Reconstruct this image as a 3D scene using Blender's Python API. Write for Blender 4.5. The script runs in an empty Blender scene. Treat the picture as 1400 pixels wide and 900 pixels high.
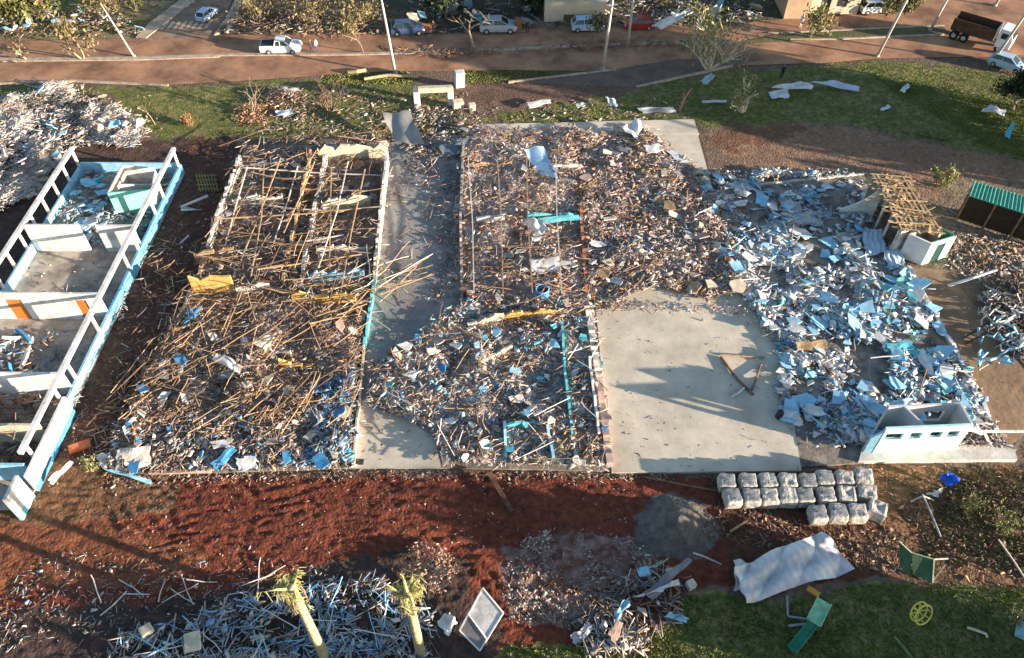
import bpy, bmesh, math, random
import numpy as np
from mathutils import Vector, Matrix, Euler
random.seed(11); R = np.random.default_rng(11)
PI = math.pi
# ------------------------------------------------------------ camera, sky, sun, exposure
H, PITCH, F = 46.0, math.radians(47.8), 1090.0
scn = bpy.context.scene
cam = bpy.data.objects.new('camera', bpy.data.cameras.new('camera')); scn.collection.objects.link(cam)
cam.location = (0, 0, H); cam.rotation_euler = (PI/2 - PITCH, 0, 0)
cam.data.sensor_width = 36; cam.data.lens = 36*F/1400; cam.data.clip_end = 2000; cam.data.clip_start = .5
scn.camera = cam
SUN_EL, SUN_A = math.radians(9.5), math.radians(-19)       # SUN_A: ground angle from +x towards the sun
w = bpy.data.worlds.new('World'); scn.world = w; w.use_nodes = True
nt = w.node_tree; sky = nt.nodes.new('ShaderNodeTexSky'); sky.sky_type = 'NISHITA'; sky.sun_disc = False
sky.sun_elevation = SUN_EL; sky.sun_rotation = PI/2 - SUN_A; sky.dust_density = .7; sky.ozone_density = 1.8; sky.air_density = 1.0
nt.links.new(sky.outputs[0], nt.nodes['Background'].inputs[0]); nt.nodes['Background'].inputs[1].default_value = .09
sd = bpy.data.lights.new('sun', 'SUN'); sd.energy = 5.0; sd.angle = math.radians(.5); sd.color = (1, .86, .68)
sd.color = (1, .85, .69); so = bpy.data.objects.new('sun', sd); scn.collection.objects.link(so)
sdir = Vector((math.cos(SUN_EL)*math.cos(SUN_A), math.cos(SUN_EL)*math.sin(SUN_A), math.sin(SUN_EL)))
so.rotation_euler = sdir.to_track_quat('Z', 'Y').to_euler()
scn.view_settings.view_transform = 'Standard'; scn.view_settings.look = 'None'
scn.view_settings.exposure = 1.84; scn.view_settings.gamma = 1
C = scn.collection

# ------------------------------------------------------------ helpers
cp, sp = math.cos(PITCH), math.sin(PITCH)
def P(px, py, z=0.):
    dx, a, b = px-700, F, 450-py
    d = Vector((dx, F*cp + b*sp, -F*sp + b*cp))
    t = (z-H)/d.z
    return Vector((d.x*t, d.y*t, z))
def P2(px, py): v = P(px, py); return (v.x, v.y)
def proj(x, y, z=0.):
    zz = z-H
    dep = y*cp - zz*sp; up = y*sp + zz*cp
    return 700 + F*x/dep, 450 - F*up/dep
def inpoly(x, y, poly):
    r = np.zeros(np.shape(x), bool); n = len(poly)
    for i in range(n):
        x0, y0 = poly[i]; x1, y1 = poly[i-1]
        c = ((y0 > y) != (y1 > y))
        with np.errstate(divide='ignore', invalid='ignore'):
            r ^= c & (x < (x1-x0)*(y-y0)/((y1-y0) if y1 != y0 else 1e-9)+x0)
    return r
def _h(i, j, s):
    n = (i.astype(np.int64)*374761393 + j.astype(np.int64)*668265263 + s*1442695041) & 0x7fffffff
    n = ((n ^ (n >> 13))*1274126177) & 0x7fffffff
    return ((n ^ (n >> 16)) & 0xffff)/65535.
def vn(x, y, s=0):
    x = np.asarray(x, float); y = np.asarray(y, float)
    i = np.floor(x); j = np.floor(y); u = x-i; v = y-j
    u = u*u*(3-2*u); v = v*v*(3-2*v)
    return (_h(i, j, s)*(1-u)+_h(i+1, j, s)*u)*(1-v) + (_h(i, j+1, s)*(1-u)+_h(i+1, j+1, s)*u)*v
def fbm(x, y, s=0, o=4):
    x = np.asarray(x, float); y = np.asarray(y, float); t = 0; a = .5
    for k in range(o): t = t + a*vn(x, y, s+k*17); x = x*2.03; y = y*2.03; a *= .5
    return t

MATS = {}
def mat(name, col, rough=.85, var=.3, scale=3., bump=.15, metal=0., col2=None, bscale=None, emis=None, spec=.3):
    if name in MATS: return MATS[name]
    m = bpy.data.materials.new(name); m.use_nodes = True; n = m.node_tree.nodes; l = m.node_tree.links
    b = n['Principled BSDF']; b.inputs['Roughness'].default_value = rough; b.inputs['Metallic'].default_value = metal
    b.inputs['Specular IOR Level'].default_value = spec
    tc = n.new('ShaderNodeTexCoord'); no = n.new('ShaderNodeTexNoise'); no.inputs['Scale'].default_value = scale
    no.inputs['Detail'].default_value = 8; no.inputs['Roughness'].default_value = .7
    l.new(tc.outputs['Object'], no.inputs['Vector'])
    rp = n.new('ShaderNodeValToRGB'); e = rp.color_ramp.elements
    c2 = col2 if col2 else tuple(c*(1-var) for c in col)
    e[0].position = .35; e[1].position = .62
    e[0].color = (*c2, 1); e[1].color = (*[min(1, c*(1+var*.35)) for c in col], 1)
    l.new(no.outputs['Fac'], rp.inputs['Fac']); l.new(rp.outputs[0], b.inputs['Base Color'])
    if bump:
        n2 = n.new('ShaderNodeTexNoise'); n2.inputs['Scale'].default_value = bscale or scale*5; n2.inputs['Detail'].default_value = 6
        l.new(tc.outputs['Object'], n2.inputs['Vector'])
        bp = n.new('ShaderNodeBump'); bp.inputs['Strength'].default_value = bump*2; bp.inputs['Distance'].default_value = .05
        l.new(n2.outputs['Fac'], bp.inputs['Height']); l.new(bp.outputs[0], b.inputs['Normal'])
    MATS[name] = m; return m
def attr_mat(name, rough=.85, var=.35, scale=2., bump=.5, bscale=6., spec=.25):
    if name in MATS: return MATS[name]
    m = bpy.data.materials.new(name); m.use_nodes = True; n = m.node_tree.nodes; l = m.node_tree.links
    b = n['Principled BSDF']; b.inputs['Roughness'].default_value = rough; b.inputs['Specular IOR Level'].default_value = spec
    at = n.new('ShaderNodeAttribute'); at.attribute_name = 'Col'
    tc = n.new('ShaderNodeTexCoord'); no = n.new('ShaderNodeTexNoise'); no.inputs['Scale'].default_value = scale; no.inputs['Detail'].default_value = 9
    no.inputs['Roughness'].default_value = .72
    l.new(tc.outputs['Object'], no.inputs['Vector'])
    mr = n.new('ShaderNodeMapRange'); mr.inputs[1].default_value = .3; mr.inputs[2].default_value = .7
    mr.inputs[3].default_value = 1-var; mr.inputs[4].default_value = 1+var*.8
    l.new(no.outputs['Fac'], mr.inputs[0])
    mx = n.new('ShaderNodeVectorMath'); mx.operation = 'SCALE'
    l.new(at.outputs['Color'], mx.inputs[0]); l.new(mr.outputs[0], mx.inputs['Scale']); l.new(mx.outputs[0], b.inputs['Base Color'])
    if bump:
        n2 = n.new('ShaderNodeTexNoise'); n2.inputs['Scale'].default_value = bscale; n2.inputs['Detail'].default_value = 8
        l.new(tc.outputs['Object'], n2.inputs['Vector'])
        bp = n.new('ShaderNodeBump'); bp.inputs['Strength'].default_value = bump; bp.inputs['Distance'].default_value = .12
        l.new(n2.outputs['Fac'], bp.inputs['Height']); l.new(bp.outputs[0], b.inputs['Normal'])
    MATS[name] = m; return m

def mesh_np(name, V, sizes, idx, col=None, smooth=False):
    me = bpy.data.meshes.new(name); V = np.asarray(V, np.float32)
    sizes = np.asarray(sizes, np.int32); idx = np.asarray(idx, np.int32)
    me.vertices.add(len(V)); me.vertices.foreach_set('co', V.ravel())
    me.loops.add(len(idx)); me.loops.foreach_set('vertex_index', idx)
    me.polygons.add(len(sizes)); st = np.concatenate([[0], np.cumsum(sizes)[:-1]]).astype(np.int32)
    me.polygons.foreach_set('loop_start', st)
    if smooth: me.polygons.foreach_set('use_smooth', np.ones(len(sizes), bool))
    me.update(calc_edges=True)
    if col is not None:
        a = me.color_attributes.new('Col', 'FLOAT_COLOR', 'POINT')
        c = np.ones((len(V), 4), np.float32); c[:, :3] = col; a.data.foreach_set('color', c.ravel())
    return me
def link(name, me, m=None, parent=None, loc=None, rot=None):
    o = bpy.data.objects.new(name, me); C.objects.link(o)
    if m is not None: me.materials.append(m)
    if parent is not None: o.parent = parent
    if loc is not None: o.location = loc
    if rot is not None: o.rotation_euler = rot
    return o
def T(o, label=None, cat=None, group=None, kind=None):
    for k, v in (('label', label), ('category', cat), ('group', group), ('kind', kind)):
        if v: o[k] = v
    return o
def empty(name, loc, rz=0, label=None, cat=None, group=None):
    o = bpy.data.objects.new(name, None); C.objects.link(o); o.location = loc; o.rotation_euler = (0, 0, rz)
    o.empty_display_size = .3
    return T(o, label, cat, group)
class MB:
    def __init__(s): s.v = []; s.f = []
    def add(s, vs, fs):
        k = len(s.v); s.v += [tuple(v) for v in vs]; s.f += [tuple(i+k for i in f) for f in fs]; return s
    def box(s, c, d, M=None):
        x, y, z = d[0]/2, d[1]/2, d[2]/2; c = Vector(c)
        vs = [Vector((a*x, b*y, e*z)) for e in (-1, 1) for a, b in ((-1, -1), (1, -1), (1, 1), (-1, 1))]
        if M is not None: vs = [M @ v for v in vs]
        return s.add([v+c for v in vs], [(3, 2, 1, 0), (4, 5, 6, 7), (0, 1, 5, 4), (1, 2, 6, 5), (2, 3, 7, 6), (3, 0, 4, 7)])
    def bar(s, a, b, w, h=None, roll=0):
        a = Vector(a); b = Vector(b); d = b-a; L = d.length
        if L < 1e-5: return s
        q = d.to_track_quat('X', 'Z').to_matrix() @ Matrix.Rotation(roll, 3, 'X')
        return s.box((a+b)/2, (L, w, h or w), q)
    def tube(s, pts, rs, n=8, cap=True):
        pts = [Vector(p) for p in pts]; k = len(pts); rs = rs if hasattr(rs, '__len__') else [rs]*k
        vs = []; up = None
        for i, p in enumerate(pts):
            t = (pts[min(i+1, k-1)]-pts[max(i-1, 0)])
            t = t.normalized() if t.length > 1e-6 else Vector((0, 0, 1))
            if up is None: up = t.orthogonal().normalized()
            up = (up - t*up.dot(t)); up = up.normalized() if up.length > 1e-5 else t.orthogonal().normalized()
            bt = t.cross(up)
            for j in range(n):
                an = 2*PI*j/n; vs.append(p + (up*math.cos(an)+bt*math.sin(an))*rs[i])
        fs = [(i*n+j, i*n+(j+1) % n, (i+1)*n+(j+1) % n, (i+1)*n+j) for i in range(k-1) for j in range(n)]
        if cap: fs += [tuple(range(n))[::-1], tuple((k-1)*n+j for j in range(n))]
        return s.add(vs, fs)
    def prism(s, poly, z0, z1):
        n = len(poly); 
        ar = sum(poly[i-1][0]*poly[i][1]-poly[i][0]*poly[i-1][1] for i in range(n))
        if ar < 0: poly = poly[::-1]
        vs = [(x, y, z0) for x, y in poly]+[(x, y, z1) for x, y in poly]
        return s.add(vs, [tuple(range(n))[::-1], tuple(range(n, 2*n))]+[(i, (i+1) % n, n+(i+1) % n, n+i) for i in range(n)])
    def wall(s, a, b, t, tops, z0=0.):
        """vertical wall from a to b (2D), thickness t, tops = list of (u, z) profile"""
        a = Vector(a[:2]); b = Vector(b[:2]); d = (b-a); nrm = Vector((-d.y, d.x)).normalized()*t/2
        m = len(tops); vs = []
        for u, z in tops:
            p = a+d*u
            for sg in (-1, 1):
                q = p+nrm*sg; vs += [(q.x, q.y, z0), (q.x, q.y, max(z, z0+.02))]
        fs = []
        for i in range(m-1):
            k = i*4; fs += [(k, k+4, k+5, k+1), (k+2, k+3, k+7, k+6), (k+1, k+5, k+7, k+3), (k, k+2, k+6, k+4)]
        fs += [(0, 1, 3, 2), ((m-1)*4, (m-1)*4+2, (m-1)*4+3, (m-1)*4+1)]
        return s.add(vs, fs)
    def build(s, name, m, parent=None, loc=None, rot=None, smooth=False, bevel=0, rel=None):
        v = s.v
        if rel is not None: v = [(x-rel[0], y-rel[1], z-rel[2]) for x, y, z in v]
        me = bpy.data.meshes.new(name); me.from_pydata(v, [], s.f); me.update()
        if smooth: me.polygons.foreach_set('use_smooth', [True]*len(me.polygons))
        o = link(name, me, m, parent, loc, rot)
        if bevel:
            bv = o.modifiers.new('bevel', 'BEVEL'); bv.width = bevel; bv.segments = 2; bv.limit_method = 'ANGLE'
        return o
def copy_tree(o, parent=None):
    c = o.copy(); C.objects.link(c)
    if parent is not None: c.parent = parent
    for ch in list(o.children): copy_tree(ch, c)
    return c
def rough_top(n, h0, h1, j, seed=0):
    r = random.Random(seed); out = []
    for i in range(n+1):
        z = h0+(h1-h0)*i/n+r.uniform(-j, j)
        out.append((i/n, max(.05, z)))
        if i < n and r.random() < .6: out.append((min(1, i/n+.02), max(.05, z-r.uniform(0, j*1.3))))
    out[-1] = (1, out[-1][1]); return out

WHITE = (.66, .65, .62); CREAM = (.55, .47, .35); LBLUE = (.28, .52, .66); BLUE = (.07, .26, .48); TURQ = (.12, .45, .50)
MINT = (.26, .66, .52); WOOD = (.20, .125, .075); TAN = (.42, .27, .15); GREY = (.27, .27, .27); DARK = (.035, .035, .04)
BRICK = (.34, .14, .08); PINK = (.46, .33, .27); YEL = (.60, .36, .11); PLAS = (.58, .52, .45); LILAC = (.36, .36, .42)
M = lambda k: {
 'white': lambda: mat('white_paint', WHITE, .75, .4, .9, .15, 0., (.42, .40, .36)), 'cream': lambda: mat('cream_plaster', CREAM, .9, .3, 1.5),
 'lblue': lambda: mat('pale_blue_paint', LBLUE, .7, .25, 1.5), 'blue': lambda: mat('blue_paint', BLUE, .6, .3, 1.5),
 'turq': lambda: mat('turquoise_paint', TURQ, .6, .3, 1.5), 'mint': lambda: mat('mint_paint', MINT, .7, .2, .8),
 'wood': lambda: mat('weathered_wood', WOOD, .9, .5, 2.5), 'tan': lambda: mat('fresh_wood', TAN, .9, .45, 2.5),
 'grey': lambda: mat('grey_board', GREY, .9, .4, 2), 'dark': lambda: mat('dark_board', DARK, .8, .4, 2),
 'brick': lambda: mat('red_brick', BRICK, .95, .45, 4), 'pink': lambda: mat('pink_plaster', PINK, .95, .35, 2),
 'yel': lambda: mat('ochre_panel', YEL, .8, .35, 2), 'plas': lambda: mat('dusty_plaster', PLAS, .95, .4, 2),
 'metal': lambda: mat('galvanised_metal', (.52, .53, .54), .42, .25, 1.2, metal=.35), 'rust': lambda: mat('rusty_metal', (.25, .11, .06), .8, .4, 3),
 'glass': lambda: mat('dark_glass', (.02, .025, .03), .1, .1, 1, bump=0, spec=.6), 'tyre': lambda: mat('tyre_rubber', (.02, .02, .02), .9, .2, 3),
 'conc': lambda: mat('concrete', (.40, .375, .33), .95, .3, 1.2), 'concd': lambda: mat('worn_concrete', (.30, .28, .25), .95, .45, 1.6),
 'post': lambda: mat('pole_concrete', (.50, .46, .40), .9, .25, 2), 'steel': lambda: mat('grey_steel', (.30, .32, .34), .5, .3, 2, metal=.5),
}[k]()

# ------------------------------------------------------------ ground
RED = [(0,655),(150,655),(480,648),(820,650),(980,650),(990,760),(1000,800),(930,810),(900,870),(760,890),(700,900),(0,930),(-300,930),(-300,660)]
REDG = [(60,640),(100,640),(470,652),(840,655),(900,700),(820,735),(700,735),(600,780),(380,790),(240,800),(100,700),(0,720),(-100,700)]
ALLEY = [(245,190),(330,190),(290,340),(240,440),(200,540),(150,645),(50,660),(95,560),(160,430),(200,330)]
GRASS = [[(0,116),(260,118),(340,112),(540,112),(600,120),(640,170),(600,190),(520,185),(330,190),(210,190),(150,125),(0,160)],
         [(455,101),(560,100),(560,112),(440,112)], [(636,98),(700,97),(792,98),(700,111),(630,112)],
         [(720,150),(850,132),(880,120),(1003,96),(1180,84),(1250,88),(1420,100),(1420,200),(1330,205),(1200,178),(1100,165),(960,172),(720,170),(640,165)],
         [(930,815),(1000,812),(1060,828),(1170,800),(1230,800),(1420,805),(1500,930),(640,930),(700,885),(800,880),(900,868)],
         [(1080,44),(1290,36),(1300,45),(1150,54)], [(1180,100),(1420,150),(1420,230),(1350,200)],
         [(0,0),(60,-20),(210,30),(150,50),(0,48)]]
TANS = [(960,178),(1100,168),(1200,182),(1330,208),(1420,215),(1420,300),(1240,260),(1190,240),(1020,235)]
BROWNR = [(1190,640),(1420,640),(1420,805),(1230,795),(1170,770),(1120,720),(1215,715)]
LANE = [(620,112),(700,112),(860,118),(880,132),(720,148),(620,150),(420,112)]
SHADED_EARTH = [(0,835),(120,825),(260,820),(420,775),(560,745),(640,765),(640,800),(700,880),(640,930),(-200,930),(-200,800)]
GREYR = [(690,745),(760,722),(860,735),(905,770),(880,810),(800,860),(700,850),(690,800)]
def gpf(x, y):
    return np.sqrt((x-sx0)**2/7.5+(y-sy0)**2/5.)*(.78+.45*fbm(x*.6+3, y*.6, 61)+.12*fbm(x*2, y*2, 63))
def gh(x, y):
    x = np.asarray(x, float); y = np.asarray(y, float)
    px, py = proj(x, y)
    h = (fbm(x*.5, y*.5, 3)-.47)*.16
    red = inpoly(px, py, RED)
    wx = x*.85+y*.55; rid = np.abs(np.sin((y*2.0+x*.55+fbm(x*.3, y*.3, 5)*7)*2.1))
    amp = np.clip(fbm(x*.22, y*.22, 9)*3.2-1.0, 0, 1)
    h = h + np.where(red, (rid**2-.4)*.12*amp+(fbm(x*3.2, y*3.2, 8)-.47)*.20, 0)
    gr = gpf(x, y); h = h + 1.5*np.clip(1-gr, 0, 1)**1.3
    h = np.where(py < 116, -.06, h)
    for s_ in SLABS: h = np.where(inpoly(px, py, s_), -.10, h)
    return h
sx0, sy0 = P2(925, 722)
SL_B2 = [(335,200),(534,200),(483,641),(200,650),(150,640),(215,520),(290,340)]
SL_YARD = [(534,196),(632,185),(632,300),(615,430),(590,560),(606,641),(483,641)]
SL_B3 = [(632,175),(800,172),(812,400),(832,645),(606,641),(590,560),(615,430),(632,300)]
SL_BARE = [(800,168),(948,165),(985,300),(1060,420),(1095,645),(836,648),(812,400)]
SL_R = [(985,255),(1180,238),(1238,365),(1372,616),(1180,634),(1095,640),(1060,420),(985,300)]
SLABS = [SL_B2, SL_YARD, SL_B3, SL_BARE, SL_R]
ys = [14.]; 
while ys[-1] < 100: ys.append(ys[-1]+.10+.0022*max(0, ys[-1]-20))
ys = np.array([-60, -20, 0, 8]+ys+[105, 115, 130, 160, 220, 400, 900])
xs = np.concatenate([[-900, -300, -150, -90], np.arange(-68, 68.01, .22), [90, 150, 300, 900]])
X, Y = np.meshgrid(xs, ys); px, py = proj(X, np.maximum(Y, 12.))
jx = (fbm(X*.6, Y*.6, 21)-.47)*50+(fbm(X*2.5, Y*2.5, 23)-.47)*24; jy = (fbm(X*.6, Y*.6, 31)-.47)*34+(fbm(X*2.5, Y*2.5, 33)-.47)*16
jx2, jy2 = jx*.25, jy*.25
n1 = fbm(X*.4, Y*.4, 41)[..., None]; n2 = fbm(X*3, Y*3, 43)[..., None]; n3 = vn(X*5, Y*5, 47)[..., None]
def cc(c): return np.array(c)[None, None, :]
col = cc((.17, .115, .08))*(.7+.6*n1)
def paint(poly, c, soft=1., c2=None, k=1.6, off=.3):
    global col
    m = inpoly(px+jx*soft, py+jy*soft, poly)[..., None]
    c_ = cc(c) if c2 is None else cc(c)*(1-np.clip(n2*k-off, 0, 1))+cc(c2)*np.clip(n2*k-off, 0, 1)
    col = np.where(m, c_*(.75+.5*n1), col)
paint([(0,0),(1400,0),(1400,60),(0,60)], (.15,.12,.07), 1, (.30,.22,.13))
paint([(520,-30),(740,-30),(740,22),(700,45),(520,50)], (.05,.06,.035), .5, (.13,.09,.06))
paint([(830,-30),(1420,-30),(1280,20),(1040,30),(840,30)], (.07,.065,.04), .5, (.16,.12,.08))
paint(RED, (.225,.058,.03), .5, (.12,.034,.019), 2.2, .5)
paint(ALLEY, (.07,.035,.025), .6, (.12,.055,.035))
paint([(-60,690),(120,700),(300,760),(240,800),(60,800),(-60,810)], (.26,.095,.045), .8, (.16,.05,.025))
paint([(0,600),(110,640),(240,660),(230,700),(60,720),(0,720)], (.17,.07,.035), .6, (.20,.12,.06))
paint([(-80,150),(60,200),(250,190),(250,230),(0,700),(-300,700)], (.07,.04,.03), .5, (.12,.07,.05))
paint(TANS, (.30,.19,.12), .5, (.22,.12,.075))
paint([(975,645),(1190,640),(1200,715),(1120,722),(1230,790),(1000,800),(985,750)], (.15,.055,.03), .6, (.07,.035,.022), 2.2, .5)
paint(BROWNR, (.24,.12,.06), .7, (.07,.045,.028), 2.6, .8)
paint([(1190,635),(1300,640),(1400,640),(1400,665),(1280,650),(1230,690),(1190,680)], (.30,.16,.07), .6)
paint([(960,178),(1060,168),(1110,172),(1040,200),(985,205)], (.24,.10,.055), .9, (.15,.085,.05), 2.6, .6)
paint(LANE, (.20,.115,.075), .4, (.13,.08,.06))
for g in GRASS: paint(g, (.11,.14,.026), .7, (.24,.18,.08), 2.8, .95)
paint(SHADED_EARTH, (.06,.048,.042), .8, (.10,.05,.035))  # dark earth, with the shade of tree crowns painted into its colour
paint(GREYR, (.30,.22,.19), .9, (.13,.05,.03), 2.6, .6)
paint([(1300,240),(1420,260),(1420,520),(1345,500),(1250,330)], (.16,.13,.095), .6, (.26,.19,.12))
paint([(1230,180),(1290,195),(1300,190)], (.1,.05,.03), .2)
gm = (gpf(X, Y)[..., None] < 1.0+.12*n2)
col = np.where(gm, cc((.125, .11, .095))*(.8+.5*n1), col)
path_c = [(1240,366),(1290,372),(1345,420),(1420,520),(1420,600),(1380,600)]
col = col*(.72+.5*n3*n2*1.6)
Z = gh(X, Y); Z = np.where((Y < 13) | (Y > 101) | (np.abs(X) > 70), -.1, Z)
ny, nx = X.shape; ii = np.arange(ny*nx).reshape(ny, nx)
q = np.stack([ii[:-1, :-1], ii[:-1, 1:], ii[1:, 1:], ii[1:, :-1]], -1).reshape(-1)
gme = mesh_np('ground', np.stack([X, Y, Z], -1).reshape(-1, 3), np.full(len(q)//4, 4), q, col.reshape(-1, 3), True)
T(link('ground', gme, attr_mat('ground_soil', .95, .45, 2.2, .9, 5.)), kind='structure')
def GZ(x, y): return float(gh(np.array([x]), np.array([y]))[0])

# roads
def sheet(name, poly, z, m, thick=.0):
    pts = [P2(*p) for p in poly]
    mb = MB(); mb.prism(pts, z-max(thick, .02), z)
    o = mb.build(name, m); bm = bmesh.new(); bm.from_mesh(o.data); bmesh.ops.triangulate(bm, faces=[f for f in bm.faces if len(f.verts) > 4]); bm.to_mesh(o.data); bm.free()
    return T(o, kind='structure')
asph = mat('dusty_asphalt', (.36, .19, .105), .9, .5, .25, .2, col2=(.16, .082, .05), bscale=12)
asph2 = mat('side_asphalt', (.27, .17, .11), .9, .4, .4, .3, col2=(.15, .10, .07), bscale=12)
dsoil = mat('slip_asphalt', (.15, .105, .08), .9, .4, .5, .4, col2=(.10, .07, .055), bscale=12)
sheet('road', [(-120,62),(0,57),(150,54),(192,54),(290,49),(340,47),(600,48),(720,40),(1000,36),(1040,28),(1150,22),(1250,10),(1275,-20),(1500,-20),(1500,72),(1330,78),(1194,80),(1127,86),(1001,90),(842,96),(792,97),(690,96),(625,97),(545,97),(476,100),(366,108),(230,116),(100,110),(0,114),(-120,116)], .02, asph)
sheet('side_street', [(190,55),(213,38),(262,0),(300,-40),(352,-40),(318,0),(305,30),(292,50)], .024, asph2)
sheet('slip_road', [(842,95),(920,82),(1001,78),(1040,82),(1001,91),(870,119),(760,116),(700,113)], .028, dsoil)
kerbm = mat('kerb_concrete', (.42, .33, .25), .9, .4, 1.5)
def kerb(pts, w=.25, h=.14, name='kerb'):
    mb = MB(); q = [P(*p) for p in pts]
    for a, b in zip(q[:-1], q[1:]):
        d = (b-a); mb.wall(a, b+d.normalized()*.02, w, [(0, h), (1, h)], -.1)
    return T(mb.build(name, kerbm), kind='structure')
kerb([(-60,83),(0,82),(190,80),(300,76),(480,75),(600,72),(700,68),(850,61),(1000,60)], .45)
kerb([(-60,85),(0,84.5),(190,82.5),(300,78.5)], .2)
kerb([(695,113),(842,96)]); kerb([(870,119.5),(1001,90.5)]); kerb([(-40,115),(0,115),(100,111),(230,117.5)])
kerb([(1080,55),(1150,54),(1290,48)]); kerb([(1050,46),(1150,42),(1290,36)])
sheet('median', [(1002,62),(1060,48),(1290,37),(1296,47),(1150,53)], .1, mat('median_soil', (.13, .10, .05), .95, .4, 1, .5, col2=(.06, .08, .02)))
pv = mat('pavement_tiles', (.42, .33, .24), .95, .35, .8)
sheet('pavement', [(186,52),(200,53),(222,36),(268,0),(305,-40),(290,-40),(248,0),(205,32)], .12, pv, .2)
sheet('pavement', [(292,50),(306,30),(322,0),(360,-40),(376,-40),(336,0),(322,28),(310,40)], .12, pv, .2)
zm = mat('road_paint', (.48, .40, .30), .9, .45, 2.5, col2=(.28,.19,.13))
mb = MB()
for i in range(8):
    x0 = 226+i*8.6; y0 = 41-i*.35
    a, b = P(x0-6, y0, .034), P(x0+3, y0-11, .034)
    mb.bar(a, b, .42, .008)
T(mb.build('zebra_crossing', zm), kind='structure')
# concrete yards
slabm = mat('yard_concrete', (.55, .48, .37), .95, .35, .25, .08, col2=(.40, .345, .265), bscale=5)
slabs2 = mat('yard_concrete_grey', (.34, .32, .29), .95, .35, .3, .3, col2=(.24, .225, .20), bscale=9)
def slab_obj(name, poly, z, m, label=None, cat=None, kind=None):
    o = sheet(name, poly, z, m, .5); o.pop('kind', None); return T(o, label, cat, None, kind)
sheet('pavement', SL_YARD, .10, mat('yard_grey_shaded', (.27, .26, .24), .95, .35, .3, .3, col2=(.17, .165, .155), bscale=9), .4)  # grey concrete, darkened further to paint in the shade over the upper yard
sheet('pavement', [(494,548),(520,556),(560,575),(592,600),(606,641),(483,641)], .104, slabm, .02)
sheet('pavement', [(650,172),(800,169),(948,165),(955,185),(800,187),(650,190)], .185, slabm, .4)
slab_obj('foundation_slab', SL_BARE, .16, slabm, 'bare pale concrete floor slab swept mostly clear of rubble', 'slab')
T(sheet('rubble_floor', SL_R, .085, mat('cream_floor', (.42, .37, .30), .9, .45, .5, .1, col2=(.26, .23, .20))), kind='structure')
sheet('path', [(1242,364),(1300,372),(1350,420),(1392,470),(1440,540),(1440,620),(1392,602),(1372,612)], .05, mat('dirt_path', (.27,.17,.10), .95, .35, .4, .4, col2=(.19,.12,.075)), .3)
sheet('path', [(1299,376),(1303,373),(1420,500),(1440,540),(1432,540)], .10, mat('path_edge', (.20,.13,.08), .95, .35, .4, .4), .3)

# ------------------------------------------------------------ rubble (uncountable small pieces) and single fragments
def mound(x, y):
    return .06+.85*np.clip(fbm(np.asarray(x)*.42, np.asarray(y)*.42, 77)*2.1-.62, 0, 1)
def euler_m(a, b, c):
    ca, sa, cb, sb, cc_, sc_ = np.cos(a), np.sin(a), np.cos(b), np.sin(b), np.cos(c), np.sin(c)
    m = np.empty((len(a), 3, 3))
    m[:, 0, 0] = ca*cb; m[:, 0, 1] = ca*sb*sc_-sa*cc_; m[:, 0, 2] = ca*sb*cc_+sa*sc_
    m[:, 1, 0] = sa*cb; m[:, 1, 1] = sa*sb*sc_+ca*cc_; m[:, 1, 2] = sa*sb*cc_-ca*sc_
    m[:, 2, 0] = -sb; m[:, 2, 1] = cb*sc_; m[:, 2, 2] = cb*cc_
    return m
def prisms(cx, cy, cz, sx, sy, sz, tilt, ns, jit, colr):
    n = len(cx); th = np.arange(ns)*2*PI/ns+R.uniform(-.5, .5, (n, ns))*jit*2+PI/4
    r = (1.41 if ns == 4 else 1.0)*(1-R.uniform(0, .55, (n, ns))*jit)
    lx, ly = np.cos(th)*r*sx[:, None]/2, np.sin(th)*r*sy[:, None]/2
    zt = sz[:, None]/2*np.ones((1, ns)); bend = R.normal(0, .10, (n, 1))*lx*np.sign(lx)*(jit > .2)
    V = np.concatenate([np.stack([lx, ly, -zt+bend], -1), np.stack([lx, ly, zt+bend], -1)], 1)
    m = euler_m(R.uniform(0, 2*PI, n), R.normal(0, 1, n)*tilt, R.normal(0, 1, n)*tilt)
    V = np.einsum('nij,nkj->nki', m, V)+np.stack([cx, cy, cz], -1)[:, None, :]
    t = [list(range(ns, 2*ns)), list(range(ns))[::-1]]+[[i, (i+1) % ns, ns+(i+1) % ns, ns+i] for i in range(ns)]
    sizes = np.tile([len(f) for f in t], n); flat = np.array(sum(t, []))
    idx = (flat[None, :]+np.arange(n)[:, None]*2*ns).ravel()
    cl = np.repeat(colr[:, None, :], 2*ns, 1).reshape(-1, 3)
    return V.reshape(-1, 3), sizes, idx, cl
def sample(polys, n, clump=0., seed=1, holes=(), soft=4):
    """points on the ground inside photo-traced outlines; more of them where they lie nearer"""
    out = []
    if not isinstance(polys[0], list): polys = [polys]
    tot = 0
    while tot < n:
        pl = polys[R.integers(len(polys))] if len(polys) > 1 else polys[0]
        a = np.array(pl); x = R.uniform(a[:, 0].min()-soft, a[:, 0].max()+soft, n); y = R.uniform(a[:, 1].min()-soft, a[:, 1].max()+soft, n)
        k = inpoly(x+R.normal(0, soft, n), y+R.normal(0, soft*.6, n), pl)
        for hl in holes: k &= ~inpoly(x, y, hl)
        x, y = x[k], y[k]
        dx = x-700; b = 450-y; dz = -F*sp+b*cp; t = -H/dz; wx = dx*t; wy = (F*cp+b*sp)*t
        if clump:
            f = fbm(wx*.7, wy*.7, seed*13+5); k = (f-.30)*4*clump+(1-clump) > R.uniform(0, 1, len(f)); wx, wy = wx[k], wy[k]
        out.append(np.stack([wx, wy], -1)); tot += len(wx)
    p = np.concatenate(out); 
    return p[R.permutation(len(p))[:n]]
rub = attr_mat('rubble', .9, .3, 3., .2, 9.)
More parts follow.
